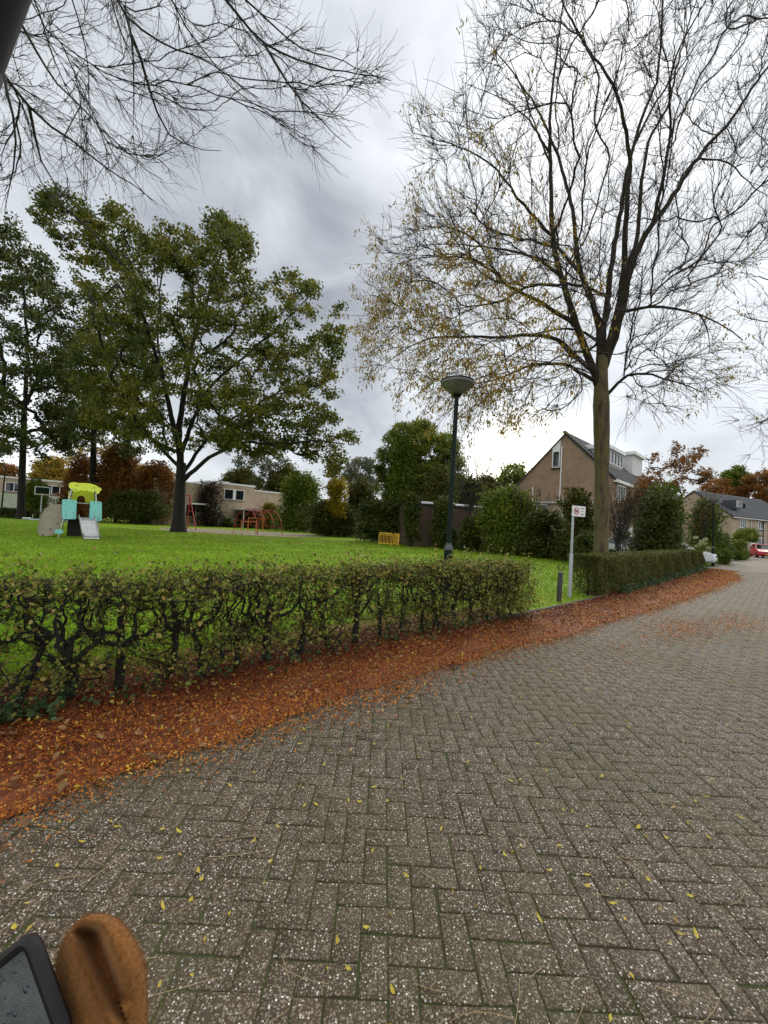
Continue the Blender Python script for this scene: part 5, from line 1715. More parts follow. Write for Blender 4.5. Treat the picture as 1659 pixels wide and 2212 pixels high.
def gable_house():
    t = empty('gable_house', 'brown brick house with steep tiled gable roof and white dormers', 'house', (13.87, 31.0, 0), math.radians(-46))
    D = 19.0
    mb = MB().prism([(-6.4, -0.05), (3.5, -0.05), (3.5, 5.62), (0, 9.18), (-6.4, 2.78)], 0, D)
    mb.build('wall', M['brickwall'], t)
    roof = MB().prism([(3.72, 5.50), (3.66, 5.42), (0, 9.16), (0, 9.29)], -0.12, D + 0.1).build('roof', M['dark'], t)
    tiles(roof, -0.13, D + 0.1, 3.72, 5.50, 0.02, 9.27, M['rooftile'])
    roof2 = MB().prism([(-6.6, 2.62), (-6.5, 2.55), (-0.003, 9.16), (-0.003, 9.29)], -0.12, D + 0.1).build('roof', M['rooftile'], t)
    mb = MB()
    mb.tube([(0, -0.16, 9.31), (0, D + 0.1, 9.31)], 0.10, 8)
    mb.build('ridge', M['rooftile'], t)
    MB().tube([(0, -0.25, 9.33), (0, 0.25, 9.33)], [0.13, 0.12], 8).build('ridge_end', M['ridge'], t)
    MB().prism([(-0.95, 7.95), (-0.35, 7.95), (-0.35, 8.80), (-0.95, 8.22)], -0.05, 0.05).build('gable_panel', M['white'], t)
    window(t, -0.93, -0.33, 6.60, 7.93, 0.0, 'x', -1)
    MB().tube([(-0.22, -0.06, 3.86), (-0.22, -0.06, 8.28)], 0.05, 8).build('downpipe', M['white'], t)
    MB().tube([(-2.43, -0.06, 3.86), (-2.43, -0.06, 5.12)], 0.05, 8).build('downpipe', M['white'], t)
    # lean-to against the gable
    ax = MB().box((0.1, -0.7, 1.9), (5.2, 1.4, 3.8)).build('annex', M['palebrick'], t)
    MB().box((0.1, -0.78, 3.74), (5.3, 1.62, 0.14)).build('fascia', M['dirtywhite'], ax)
    MB().box((0.1, -1.46, 2.46), (5.24, 0.12, 0.12)).build('fascia', M['white'], ax)
    for x0, x1 in ((-2.2, -0.5), (0.6, 2.4)):
        window(t, x0, x1, 2.56, 3.6, -1.4, 'x', -1, 2)
    # street side
    MB().box((3.66, D / 2 - 0.1, 5.44), (0.22, D, 0.20)).build('gutter', M['white'], t)
    for y0, y1, z0, z1, p in ((0.9, 2.7, 3.9, 5.25, 3), (4.6, 6.2, 3.9, 5.25, 2), (7.6, 9.4, 3.9, 5.25, 3), (11.4, 13.0, 3.9, 5.25, 2), (1.0, 2.9, 0.9, 2.5, 3), (7.6, 9.8, 0.9, 2.5, 3)):
        window(t, y0, y1, z0, z1, 3.5, 'y', 1, p)
    for y0 in (4.2, 10.6):
        dr = MB().box((3.53, y0 + 0.5, 1.1), (0.1, 1.0, 2.2)).build('door', M['white'], t)
        MB().box((3.6, y0 + 0.85, 1.05), (0.05, 0.05, 0.14)).build('handle', M['steel'], dr)
    # dormers
    def dormer(y0, y1, z0, z1, x1, panes):
        d = MB().box(((x1 + 0.2) / 2, (y0 + y1) / 2, (z0 + z1) / 2), (x1 - 0.2, y1 - y0, z1 - z0)).build('dormer', M['dirtywhite'], t)
        MB().box(((x1 + 0.4) / 2, (y0 + y1) / 2, z1 + 0.07), (x1 + 0.1, y1 - y0 + 0.4, 0.30), bev=0.02).build('dormer_roof', M['white'], d)
        if panes:
            window(t, y0 + 0.1, y1 - 0.1, z0 + 0.22, z1 - 0.14, x1, 'y', 1, panes, sill=False)
    dormer(2.0, 6.2, 6.95, 8.35, 2.30, 5)
    dormer(9.2, 12.4, 7.1, 8.95, 2.35, 0)
    MB().tube([(1.9, 7.6, 7.3), (1.9, 7.6, 7.85)], 0.09, 10).build('vent_pipe', M['black'], t)
    MB().box((0.0, 7.2, 9.5), (0.5, 0.6, 0.8), bev=0.02).build('chimney', M['dirtywhite'], t)
gable_house()

def flat_house():
    t = empty('flat_house', 'pale brick flat roofed house with white fascia beyond the climbing arch', 'house', (-15.8, 48.1, 0), math.radians(44))
    MB().box((-2.8, 4.0, 2.4), (5.6, 8.0, 5.0)).build('wall', M['palebrick'], t)
    MB().box((-2.8, 4.0, 4.98), (5.76, 8.16, 0.20)).build('fascia', M['white'], t)
    MB().box((2.85, 4.6, 2.2), (5.1, 7.9, 4.6)).build('wall', M['palebrick'], t)
    MB().box((2.85, 4.6, 4.55), (5.24, 8.04, 0.14)).build('fascia', M['white'], t)
    MB().box((0.75, 2.2, 4.95), (0.9, 0.9, 0.8)).build('chimney', M['dark'], t)
    MB().box((-2.6, 2.6, 5.2), (0.9, 0.7, 0.35)).build('skylight', M['galv'], t)
    window(t, -3.66, -2.55, 3.15, 4.38, 0.0, 'x', -1)
    window(t, -2.35, -1.27, 3.15, 4.38, 0.0, 'x', -1)
    MB().box((-2.45, -0.03, 3.77), (0.2, 0.06, 1.22)).build('window_post', M['white'], t)
    MB().box((0.7, -1.2, 2.16), (6.4, 2.6, 0.22)).build('carport_roof', M['white'], t)
    for x in (-2.2, 0.8, 3.6):
        MB().box((x, -2.3, 1.02), (0.09, 0.09, 2.06)).build('carport_post', M['white'], t)
    MB().box((-4.6, -0.04, 1.2), (1.3, 0.07, 2.1)).build('door', M['white'], t)
    MB().box((-8.2, 3.5, 2.3), (5.2, 7.0, 4.6)).build('wall', M['palebrick'], t)
    MB().box((-8.2, 3.5, 4.66), (5.3, 7.1, 0.14)).build('fascia', M['white'], t)
    window(t, -8.8, -6.6, 0.9, 2.3, 0.0, 'x', -1, 2)
    MB().box((-6.6, -0.5, 2.4), (1.9, 1.2, 0.16)).build('canopy', M['white'], t)
flat_house()

def white_building():
    t = empty('garage_building', 'low white building with garage doors behind the slender oak', 'building', (-44.7, 50.0, 0), math.radians(44))
    MB().box((1.0, 4.0, 2.2), (9.0, 8.0, 4.5)).build('wall', M['palebrick'], t)
    MB().box((1.0, 4.0, 4.5), (9.2, 8.2, 0.18)).build('fascia', M['white'], t)
    MB().box((0.5, -1.6, 1.15), (15.0, 3.2, 2.3)).build('garage', M['white'], t)
    MB().box((0.5, -1.65, 2.36), (15.2, 3.4, 0.16)).build('garage_fascia', M['white'], t)
    for x in (-5.4, -2.2, 1.0, 4.2):
        MB().box((x, -3.23, 1.0), (2.5, 0.07, 1.9)).build('garage_door', M['dirtywhite'], t)
    for x0 in (-2.2, 1.4):
        window(t, x0, x0 + 2.4, 2.75, 3.9, 0.0, 'x', -1, 3)
white_building()

def terrace(loc, rz, L, label, wall, rng_seed, wins, ze=4.95, zr=8.3, dep=9.0, name='terraced_house'):
    t = empty(name, label, 'house', loc, math.radians(rz))
    MB().prism([(0, -0.05), (dep, -0.05), (dep, ze), (dep / 2, zr), (0, ze)], 0, L, 'yz').build('wall', M[wall], t)
    rf = MB().prism([(-0.25, ze - 0.2), (dep / 2, zr + 0.02), (dep / 2, zr + 0.16), (-0.30, ze - 0.08)], -0.2, L + 0.2, 'yz').build('roof', M['slate'], t)
    tiles(rf, -0.2, L + 0.2, -0.30, ze - 0.08, dep / 2, zr + 0.14, M['slate'], 0.45, 0.4, axis='y')
    MB().prism([(dep + 0.25, ze - 0.2), (dep / 2, zr + 0.02), (dep / 2, zr + 0.16), (dep + 0.30, ze - 0.08)], -0.2, L + 0.2, 'yz').build('roof', M['slate'], t)
    MB().box((L / 2, -0.3, ze - 0.2), (L + 0.3, 0.14, 0.12)).build('gutter', M['dirtywhite'], t)
    for x0, x1, z0, z1, p in wins:
        window(t, x0, x1, z0, z1, 0.0, 'x', -1, p)
    return t
tt = terrace((45.4, 52.0, 0), 24, 18.0, 'pale brick terraced house under a dark slate roof behind the red car', 'palebrick', 1,
             [(2.0, 3.6, 3.45, 4.6, 3), (6.5, 8.2, 3.45, 4.6, 3), (11, 12.6, 3.45, 4.6, 3), (2.0, 3.8, 0.9, 2.3, 2), (6.5, 8.3, 0.9, 2.3, 2)])
MB().box((2.8, 1.3, 6.6), (1.3, 1.5, 1.2)).build('dormer', M['slate'], tt)
window(tt, 2.25, 3.35, 6.25, 7.1, 0.55, 'x', -1, 1, sill=False, frame_m='dirtywhite')
MB().tube([(6.6, 1.6, 6.3), (6.6, 1.6, 7.0)], 0.12, 8).build('vent_pipe', M['black'], tt)
for x in (4.6, 9.3):
    MB().tube([(x, -0.1, 0), (x, -0.1, 4.7)], 0.05, 6).build('downpipe', M['dirtywhite'], tt)
dr = MB().box((4.9 + 0.5, -0.04, 1.05), (0.95, 0.08, 2.1)).build('door', M['white'], tt)
terrace((34.0, 51.0, 0), 24, 7.0, 'brown house with dark tiled roof half hidden behind the sparse brown tree', 'brickwall', 2, [(1.2, 2.6, 2.5, 3.6, 2), (4.2, 5.6, 2.5, 3.6, 2)], 4.0, 6.0, 8.0)

def garage():
    t = empty('brick_garage', 'low brown garage wall with white roof edges behind the lamp post', 'garage', (7.4, 28.4, 0), math.radians(18))
    MB().box((-2.05, 2.2, 1.4), (7.1, 4.4, 2.86)).build('wall', M['shadedbrick'], t)
    MB().box((-2.05, 2.2, 2.88), (7.26, 4.56, 0.12)).build('roof_edge', M['dark'], t)
    for x, w in ((-4.6, 1.5), (-1.9, 1.6), (0.2, 0.9)):
        MB().box((x, 1.2, 3.03), (w, 1.0, 0.20), bev=0.05).build('skylight', M['white'], t)
garage()

# ------------------------------------------------------------------ street furniture
def street_lamp(label, foot, head_uv, head_scale=1.0):
    foot = np.array([foot[0], foot[1], 0.0])
    top = at(*head_uv, foot[1])
    h = top[2]
    t = empty('street_lamp', label, 'street lamp', tuple(foot), group='street lamps')
    lx = (top[0] - foot[0])
    t.rotation_euler = (0, math.atan2(lx, h), random.uniform(0, 0.5))
    MB().lathe([(0.080, -0.05), (0.080, 1.02), (0.076, 1.06)], sides=8).build('base_section', M['lampgreen'], t)
    MB().lathe([(0.082, 1.062), (0.080, 1.10), (0.058, 1.15), (0.052, 1.19)], sides=16).build('collar', M['collar'], t)
    MB().lathe([(0.050, 1.192), (0.047, h * 0.6), (0.040, h)], sides=16).build('pole', M['lampgreen'], t, True)
    MB().box((0.0, -0.082, 0.62), (0.075, 0.012, 0.42), bev=0.004).build('door', M['lampgreen'], t)
    hd = MB().lathe([(0.085, h), (0.13, h + 0.028), (0.20, h + 0.085), (0.30, h + 0.178)], sides=32).build('lamp_shade', M['lampgrey'], t, True)
    MB().lathe([(0.050, h - 0.05), (0.085, h - 0.03), (0.088, h + 0.03), (0.07, h + 0.035)], sides=20).build('socket', M['black'], t, True)
    MB().lathe([(0.302, h + 0.180), (0.308, h + 0.185), (0.308, h + 0.228), (0.302, h + 0.232)], sides=32).build('rim', M['lampgrey'], t, True)
    MB().lathe([(0.318, h + 0.233), (0.318, h + 0.246), (0.24, h + 0.275), (0.10, h + 0.295), (0.02, h + 0.30)], sides=32).build('lid', M['black'], t, True)
    return t
street_lamp('green lamp post with wide grey bowl head rising behind the thin hedge', gnd(962, 1312), (987, 852))
street_lamp('dark lamp post with flat pale head at the end of the dense hedge', gnd(1540, 1222), (1541, 1088), 0.9)
street_lamp('far lamp post with pale head beside the parked red car', at(1648, 1205, 44), (1647, 1130), 0.9)

def curved_lamp():
    b = at(2, 1110, 42) * [1, 1, 0]
    t = empty('street_lamp', 'dark lamp post with curved top beside the white garage building', 'street lamp', tuple(b), group='street lamps')
    h = at(10, 1005, 42)[2]
    pts = [(0, 0, 0), (0.05, 0, h * 0.6), (0.1, 0, h - 0.4), (0.02, 0, h), (-0.25, 0, h + 0.22), (-0.7, 0, h + 0.3)]
    MB().tube(smooth_path(pts, 20), np.linspace(0.08, 0.05, 20), 8).build('pole', M['lampgreen'], t)
    MB().box((-0.95, 0, h + 0.29), (0.55, 0.2, 0.12), bev=0.03).build('lamp_head', M['black'], t)
curved_lamp()

def dog_sign():
    f = gnd(1230, 1292)
    top = at(1237, 1092, f[1])
    t = empty('dog_sign', 'white no-dogs sign on a grey steel pole at the lawn opening', 'sign', (f[0], f[1], 0), math.radians(-4))
    h = top[2]
    t.rotation_euler = (0, 0, math.radians(22))
    MB().lathe([(0.043, -0.05), (0.043, 0.98), (0.036, 1.03)], sides=16).build('pole_base', M['galv'], t, True)
    MB().lathe([(0.029, 1.031), (0.028, h - 0.02), (0.026, h)], sides=14).build('pole', M['galv'], t, True)
    w, hh, r = 0.40, 0.245, 0.025
    cx, cz = 0.126, h - 0.125
    poly = []
    for (sx, sz, a0) in ((1, 1, 0), (-1, 1, 90), (-1, -1, 180), (1, -1, 270)):
        for k in range(5):
            a = math.radians(a0 + k * 22.5)
            poly.append((cx + sx * (w / 2 - r) + r * math.cos(a), cz + sz * (hh / 2 - r) + r * math.sin(a)))
    MB().prism(poly, -0.052, -0.034).build('sign_plate', M['signwhite'], t)
    # red ring with slash
    mb = MB()
    ox, oz = cx - 0.078, cz
    R0, R1 = 0.082, 0.064
    for k in range(36):
        a, b = 2 * PI * k / 36, 2 * PI * (k + 1) / 36
        mb.add([(ox + R0 * math.cos(a), -0.0545, oz + R0 * math.sin(a)), (ox + R0 * math.cos(b), -0.0545, oz + R0 * math.sin(b)), (ox + R1 * math.cos(b), -0.0545, oz + R1 * math.sin(b)), (ox + R1 * math.cos(a), -0.0545, oz + R1 * math.sin(a))], [(0, 1, 2, 3)])
    c, s_ = math.cos(math.radians(-45)), math.sin(math.radians(-45))
    mb.add([(ox + c * a - s_ * b, -0.0560, oz + s_ * a + c * b) for a, b in ((-0.07, -0.009), (0.07, -0.009), (0.07, 0.009), (-0.07, 0.009))], [(0, 1, 2, 3)])
    mb.build('prohibition_ring', M['signred'], t)
    dog = [(-0.050, 0.018), (-0.040, 0.022), (-0.030, 0.010), (0.020, 0.010), (0.028, 0.028), (0.034, 0.020), (0.052, 0.016), (0.050, 0.006), (0.036, 0.000), (0.030, -0.014), (0.032, -0.045), (0.022, -0.045), (0.018, -0.018), (-0.018, -0.018), (-0.022, -0.045), (-0.032, -0.045), (-0.032, -0.010), (-0.042, 0.008)]
    MB().prism([(ox + a * 1.05, oz + b * 1.05) for a, b in dog], -0.0550, -0.0525).build('dog_symbol', M['black'], t)
    for k, word in enumerate(('verboden', 'voor', 'honden')):
        cu = bpy.data.curves.new('lettering', 'FONT')
        cu.body = word
        cu.size = 0.040
        cu.align_x = 'CENTER'
        cu.align_y = 'CENTER'
        cu.extrude = 0.0006
        cu.offset = 0.0008
        cu.materials.append(M['signgrey'])
        tmp = bpy.data.objects.new('lettering_source', cu)
        o = link('lettering', bpy.data.meshes.new_from_object(tmp), t)
        bpy.data.objects.remove(tmp)
        o.location = (cx + 0.100, -0.0535, cz + 0.070 - 0.070 * k)
        o.rotation_euler = (PI / 2, 0, 0)
        o.scale = (0.85, 1, 1)
    mb = MB()
    for z in (cz + 0.07, cz - 0.07):
        mb.box((0, -0.012, z), (0.09, 0.05, 0.03))
    mb.build('bracket', M['galv'], t)
dog_sign()

def bollard():
    f = gnd(1207, 1301)
    top = at(1211, 1236, f[1])
    t = empty('bollard', 'dark iron post with a forked loop on top beside the sign pole', 'bollard', (f[0], f[1], 0), 0.2)
    t.rotation_euler = (0, math.atan2(top[0] - f[0], top[2]), 0)
    h = top[2]
    MB().lathe([(0.050, -0.05), (0.052, 0.2), (0.052, h - 0.01), (0.045, h)], sides=14).build('post', M['rustpost'], t, True)
    a = np.linspace(PI, 2 * PI, 9)
    pts = [(-0.058, 0, h + 0.16)] + [(0.055 * math.cos(x), 0, h + 0.085 + 0.055 * math.sin(x)) for x in a] + [(0.060, 0, h + 0.15)]
    MB().tube(pts, 0.011, 8).build('loop', M['rustpost'], t)
bollard()

# ------------------------------------------------------------------ playground
def slide_tower():
    b = at(172, 1159, 18.9) * [1, 1, 0]
    t = empty('slide_tower', 'playground slide tower with lime roof, turquoise panels and steel chute', 'slide', tuple(b), math.radians(37))

    def X(x, y):
        return (x - 668 - 0.056 * (850 - y)) / 174, (852 - y) / 174
    for sx, sy in ((-1, -1), (1, -1), (1, 1), (-1, 1)):
        MB().tube([(sx * 0.74 - 0.02, sy * 0.55, -0.05), (sx * 0.44 + 0.03, sy * 0.42, 2.25)], 0.035, 8).build('post', M['steel'], t)
    # roof: two wavy-edged boards leaning on each other
    up = [(597, 430), (604, 412), (630, 403), (665, 408), (700, 403), (740, 404), (775, 416), (790, 428), (808, 436), (813, 450)]
    lowr = [(800, 462), (795, 482), (782, 486), (770, 476), (757, 480), (745, 468), (728, 472), (712, 462), (696, 474), (680, 464), (664, 472), (650, 470), (640, 482), (622, 474), (612, 462), (600, 452)]
    pts = [X(*p) for p in up + lowr]
    for sy in (-1, 1):
        mb = MB().prism(pts, 0, 0.03)
        mb.v = [(x, sy * (0.50 - (z - 2.1) * 0.55) + y, z) for x, y, z in mb.v]
        mb.build('roof_board', M['lime'], t)
    for p in ((648, 428), (763, 438), (640, 463), (766, 473)):
        x, z = X(*p)
        MB().tube([(x, -(0.50 - (z - 2.1) * 0.55) - 0.015, z), (x, -(0.50 - (z - 2.1) * 0.55) + 0.01, z)], 0.028, 8).build('bolt', M['black'], t)
    # lime house wall with arched opening at the back
    wall = [(628, 462), (760, 462), (768, 560), (706, 560), (704, 530), (694, 512), (678, 507), (660, 512), (650, 530), (648, 560), (600, 560)]
    MB().prism([X(*p) for p in wall], 0.36, 0.39).build('back_wall', M['lime'], t)
    for sx in (-1, 1):
        mb = MB().prism([(-0.38, 1.65), (0.36, 1.65), (0.34, 2.15), (-0.34, 2.15)], sx * 0.50, sx * 0.53, 'yz')
        mb.build('side_wall', M['lime'], t)

    def rr(x0, y0, x1, y1, r=12):
        out = []
        for cx, cy, a0 in ((x1 - r, y0 + r, 0), (x0 + r, y0 + r, 90), (x0 + r, y1 - r, 180), (x1 - r, y1 - r, 270)):
            for k in range(4):
                a = math.radians(a0 + 30 * k)
                out.append(X(cx + r * math.cos(a), cy - r * math.sin(a)))
        return out
    for x0, x1, yb in ((558, 646, 702), (736, 813, 708)):
        pan = MB().prism(rr(x0, 548, x1, yb), -0.62, -0.595).build('front_panel', M['turq'], t)
        for px_, py_ in ((x0 + 24, 562), (x1 - 24, 565), (x0 + 22, 646), (x1 - 15, 652), (x0 + 26, 675), (x1 - 14, 676), (x1 - 20, 694)):
            x, z = X(px_, py_)
            MB().tube([(x, -0.632, z), (x, -0.615, z)], 0.020, 8).build('bolt', M['black'], pan)
        xx = X(x1 if x0 < 600 else x0, 600)[0]
        MB().prism([(-0.59, 0.95), (-0.2, 0.95), (-0.2, 1.72), (-0.59, 1.68)], xx - 0.012, xx + 0.012, 'yz').build('inner_panel', M['turq'], t)
    MB().tube([(-0.55, -0.57, 1.63), (0.62, -0.57, 1.60)], 0.022, 8).build('cross_bar', M['steel'], t)
    MB().box((0, 0, 0.93), (1.15, 1.1, 0.06)).build('deck', M['dark'], t)
    MB().box((0, 0.5, 0.46), (1.0, 0.03, 0.88)).build('rear_board', M['dark'], t)
    # chute
    path = [(0.20, -0.60, 0.97), (0.24, -0.82, 0.86), (0.33, -1.20, 0.42), (0.40, -1.50, 0.13), (0.44, -1.72, 0.09)]
    Q = smooth_path(path, 12)
    V, Fq = [], []
    for p in Q:
        for dx, dz in ((-0.28, 0.13), (-0.28, 0), (-0.25, -0.012), (0.25, -0.012), (0.28, 0), (0.28, 0.13), (0.30, 0.13), (0.30, -0.035), (-0.30, -0.035), (-0.30, 0.13)):
            V.append((p[0] + dx, p[1], p[2] + dz))
    for i in range(11):
        for k in range(10):
            Fq.append((i * 10 + k, i * 10 + (k + 1) % 10, i * 10 + 10 + (k + 1) % 10, i * 10 + 10 + k))
    mb = MB()
    mb.add(V, Fq)
    ch = mb.build('chute', M['steel'], t)
    MB().tube([(0.15, -1.73, 0.07), (0.73, -1.73, 0.07)], 0.022, 8).build('lip', M['white'], ch)
    for sx in (0.17, 0.70):
        MB().tube([(sx, -1.55, -0.03), (sx, -1.55, 0.12)], 0.025, 8).build('foot', M['steel'], ch)
    # curved climbing boards
    fr = [(562, 592), (520, 596), (490, 608), (462, 640), (440, 690), (425, 750), (417, 800), (420, 835), (430, 843), (470, 842), (512, 826), (535, 790), (548, 740), (560, 690)]
    MB().prism([X(*p) for p in fr], -0.42, -0.38).build('climbing_board', M['shell'], t)
    MB().prism([(x - 0.10, z + 0.03) for x, z in [X(*p) for p in fr]], 0.30, 0.34).build('climbing_board', M['shell'], t)
    for p in ((530, 740), (486, 785), (440, 834)):
        x, z = X(*p)
        MB().tube([(x, -0.44, z), (x, -0.41, z)], 0.03, 8).build('foot_hold', M['black'], t)
    for k, z in enumerate((0.25, 0.5, 0.75)):
        MB().tube([(-1.25 + 0.2 * k, -0.39, z), (-1.30 + 0.2 * k, 0.31, z)], 0.02, 6).build('rung', M['steel'], t)
    kn = [X(540 + 28 * math.cos(a), 803 + 18 * math.sin(a)) for a in np.linspace(0, 2 * PI, 13)[:-1]]
    MB().prism(kn, -0.66, -0.63).build('step_plate', M['turq'], t)
slide_tower()

def climbing_arch():
    P1 = at(556, 1158, 30.0) * [1, 1, 0]
    t = empty('climbing_arch', 'red tubular climbing arch standing on the sand patch', 'climbing frame', tuple(P1))
    c = np.array([-2.55, 2.0, 0])
    a = np.array([1.67, 0.7, 0])
    H_ = at(545, 1099, 31)[2]

    def arc(f, ax):
        th = PI * f
        return a * ax + c * (0.5 - 0.5 * math.cos(th)) + np.array([0, 0, H_ * math.sin(th) ** 0.8])
    for i in range(4):
        f0 = 0.0 if i in (0, 3) else 0.09
        fs = np.linspace(f0, 1 - f0, 22)
        MB().tube([arc(f, i / 3) - [0, 0, 0.03] for f in fs], 0.024, 7).build('hoop', M['red'], t)
    for f in (0.09, 0.2, 0.33, 0.46, 0.6, 0.73, 0.85, 0.92):
        MB().tube([arc(f, 0), arc(f, 1)], 0.017, 6).build('rung', M['red'], t)
climbing_arch()

def bars(label, u0, u1, vt, Y):
    a, b = at(u0, vt, Y), at(u1, vt, Y)
    t = empty('turning_bar', label, 'turning bar', (a[0], Y, 0), group='orange bars under the climbing arch')
    w = b[0] - a[0]
    h = (a[2] + b[2]) / 2
    MB().tube([(0, 0, -0.05), (0, 0, h)], 0.035, 8).build('post', M['orange'], t)
    MB().tube([(w, 0.1, -0.05), (w, 0.1, h)], 0.035, 8).build('post', M['orange'], t)
    MB().tube([(-0.05, 0, h), (w + 0.05, 0.1, h)], 0.03, 8).build('bar', M['orange'], t)
bars('lower wide orange turning bar inside the climbing arch', 522, 553, 1127, 33.5)
bars('taller narrow orange turning bar at the far side of the arch', 537, 568, 1119.5, 36)

def swing():
    A = at(410, 1070, 33.5)
    t = empty('swing_frame', 'red A-frame swing partly hidden by the big oak trunk', 'swing', (A[0], A[1], 0))
    h = A[2]
    ax = np.array([-1.55, 0.6])
    for k in (0, 1):
        o = ax * k
        for d in ((0.98, -0.5), (-0.50, 0.95)):
            MB().tube([(o[0], o[1], h), (o[0] + d[0], o[1] + d[1], -0.03)], 0.045, 7).build('leg', M['red'], t)
        MB().tube([(o[0] + 0.45, o[1] - 0.23, h * 0.54), (o[0] - 0.23, o[1] + 0.43, h * 0.54)], 0.03, 6).build('brace', M['red'], t)
    MB().tube([(0.06, 0, h), (ax[0] - 0.06, ax[1], h)], 0.05, 8).build('beam', M['red'], t)
    for k in (0.3, 0.7):
        o = ax * k
        st = MB().box((o[0], o[1], 0.5), (0.42, 0.2, 0.04), rz=math.atan2(ax[1], ax[0])).build('seat', M['black'], t)
        for q_ in (-0.19, 0.19):
            p = o + ax / np.linalg.norm(ax) * q_
            MB().tube([(p[0], p[1], 0.5), (p[0], p[1], h)], 0.012, 4).build('chain', M['galv'], st)
swing()

def barrier(label, p0, p1, h, nbar):
    d = p1 - p0
    L = np.linalg.norm(d[:2])
    t = empty('barrier', label, 'barrier', (p0[0], p0[1], 0), math.atan2(d[1], d[0]), group='yellow barrier panels on the lawn')
    r = 0.024
    arc = [(0, 0, -0.04), (0, 0, h - 0.08), (0.02, 0, h - 0.025), (0.08, 0, h), (L - 0.08, 0, h), (L - 0.02, 0, h - 0.025), (L, 0, h - 0.08), (L, 0, -0.04)]
    MB().tube(arc, r, 8).build('frame', M['yellow'], t)
    MB().tube([(0, 0, 0.14), (L, 0, 0.14)], 0.02, 8).build('lower_rail', M['yellow'], t)
    MB().tube([(0, 0, h - 0.12), (L, 0, h - 0.12)], 0.016, 6).build('upper_rail', M['yellow'], t)
    for k in range(1, nbar + 1):
        x = L * k / (nbar + 1)
        MB().tube([(x, 0, 0.14), (x, 0, h - 0.01)], 0.013, 6).build('bar', M['yellow'], t)
hb = at(832, 1151.5, 26.0)[2]
pa, pb = at(818, 1178, 26.4), at(846, 1179, 25.9)
barrier('wider yellow barrier panel of many thin bars', pa, pb, hb, 8)
pc = at(849.5, 1179, 26.6)
pd = at(860.5, 1182, 25.2)
barrier('yellow barrier panel set edgeways, nearer the lamp post', pc, pd, hb, 6)

def hoop():
    b = at(88, 1104, 37) * [1, 1, 0]
    t = empty('basketball_hoop', 'grey basketball post with small white-framed backboard', 'basketball hoop', tuple(b), math.radians(45))
    h = at(88, 1060, 37)[2]
    MB().tube([(0, 0, -0.05), (0, 0, h)], 0.06, 8).build('post', M['galv'], t)
    mb = MB()
    for x, z, w, hh in ((0, h + 0.35, 1.1, 0.08), (0, h - 0.35, 1.1, 0.08), (-0.52, h, 0.08, 0.62), (0.52, h, 0.08, 0.62)):
        mb.box((x, -0.12, z), (w, 0.05, hh))
    mb.build('board_frame', M['dirtywhite'], t)
    MB().box((0, -0.11, h), (0.96, 0.02, 0.62)).build('backboard', M['lampgreen'], t)
    MB().tube([(0.22 * math.cos(a), -0.4 + 0.22 * math.sin(a), h - 0.28) for a in np.linspace(0, 2 * PI, 17)], 0.015, 5).build('ring', M['orange'], t)
hoop()

def seesaw():
    b = at(98, 1132, 26) * [1, 1, 0]
    t = empty('seesaw', 'low pale blue seesaw beam behind the beige climbing boards', 'seesaw', tuple(b), math.radians(20))
    MB().box((0, 0, 0.45), (2.4, 0.16, 0.07), bev=0.02).build('beam', M['blue'], t)
    MB().box((-1.0, 0, 0.52), (0.35, 0.3, 0.05), bev=0.01).build('seat', M['white'], t)
    MB().box((1.0, 0, 0.52), (0.35, 0.3, 0.05), bev=0.01).build('seat', M['black'], t)
    for x in (-0.7, 0.7):
        MB().tube([(x, 0, 0.5), (x, 0, 0.75), (x, 0.12, 0.78)], 0.018, 6).build('handle', M['steel'], t)
    MB().box((0, 0, 0.2), (0.2, 0.2, 0.42)).build('pivot', M['dark'], t)
seesaw()

def stand():
    b = at(621, 1147, 45) * [1, 1, 0]
    t = empty('cycle_stand', 'small grey hooped stand at the edge of the shrub belt', 'cycle stand', tuple(b), 0.3)
    h = at(621, 1129, 45)[2]
    MB().tube([(0, 0, -0.05), (0, 0, h - 0.1), (0.08, 0, h), (0.30, 0, h), (0.38, 0, h - 0.1), (0.38, 0, -0.05)], 0.03, 7).build('hoop', M['galv'], t)
    MB().tube([(0, 0, h * 0.45), (0.38, 0, h * 0.45)], 0.02, 6).build('cross_bar', M['galv'], t)
stand()

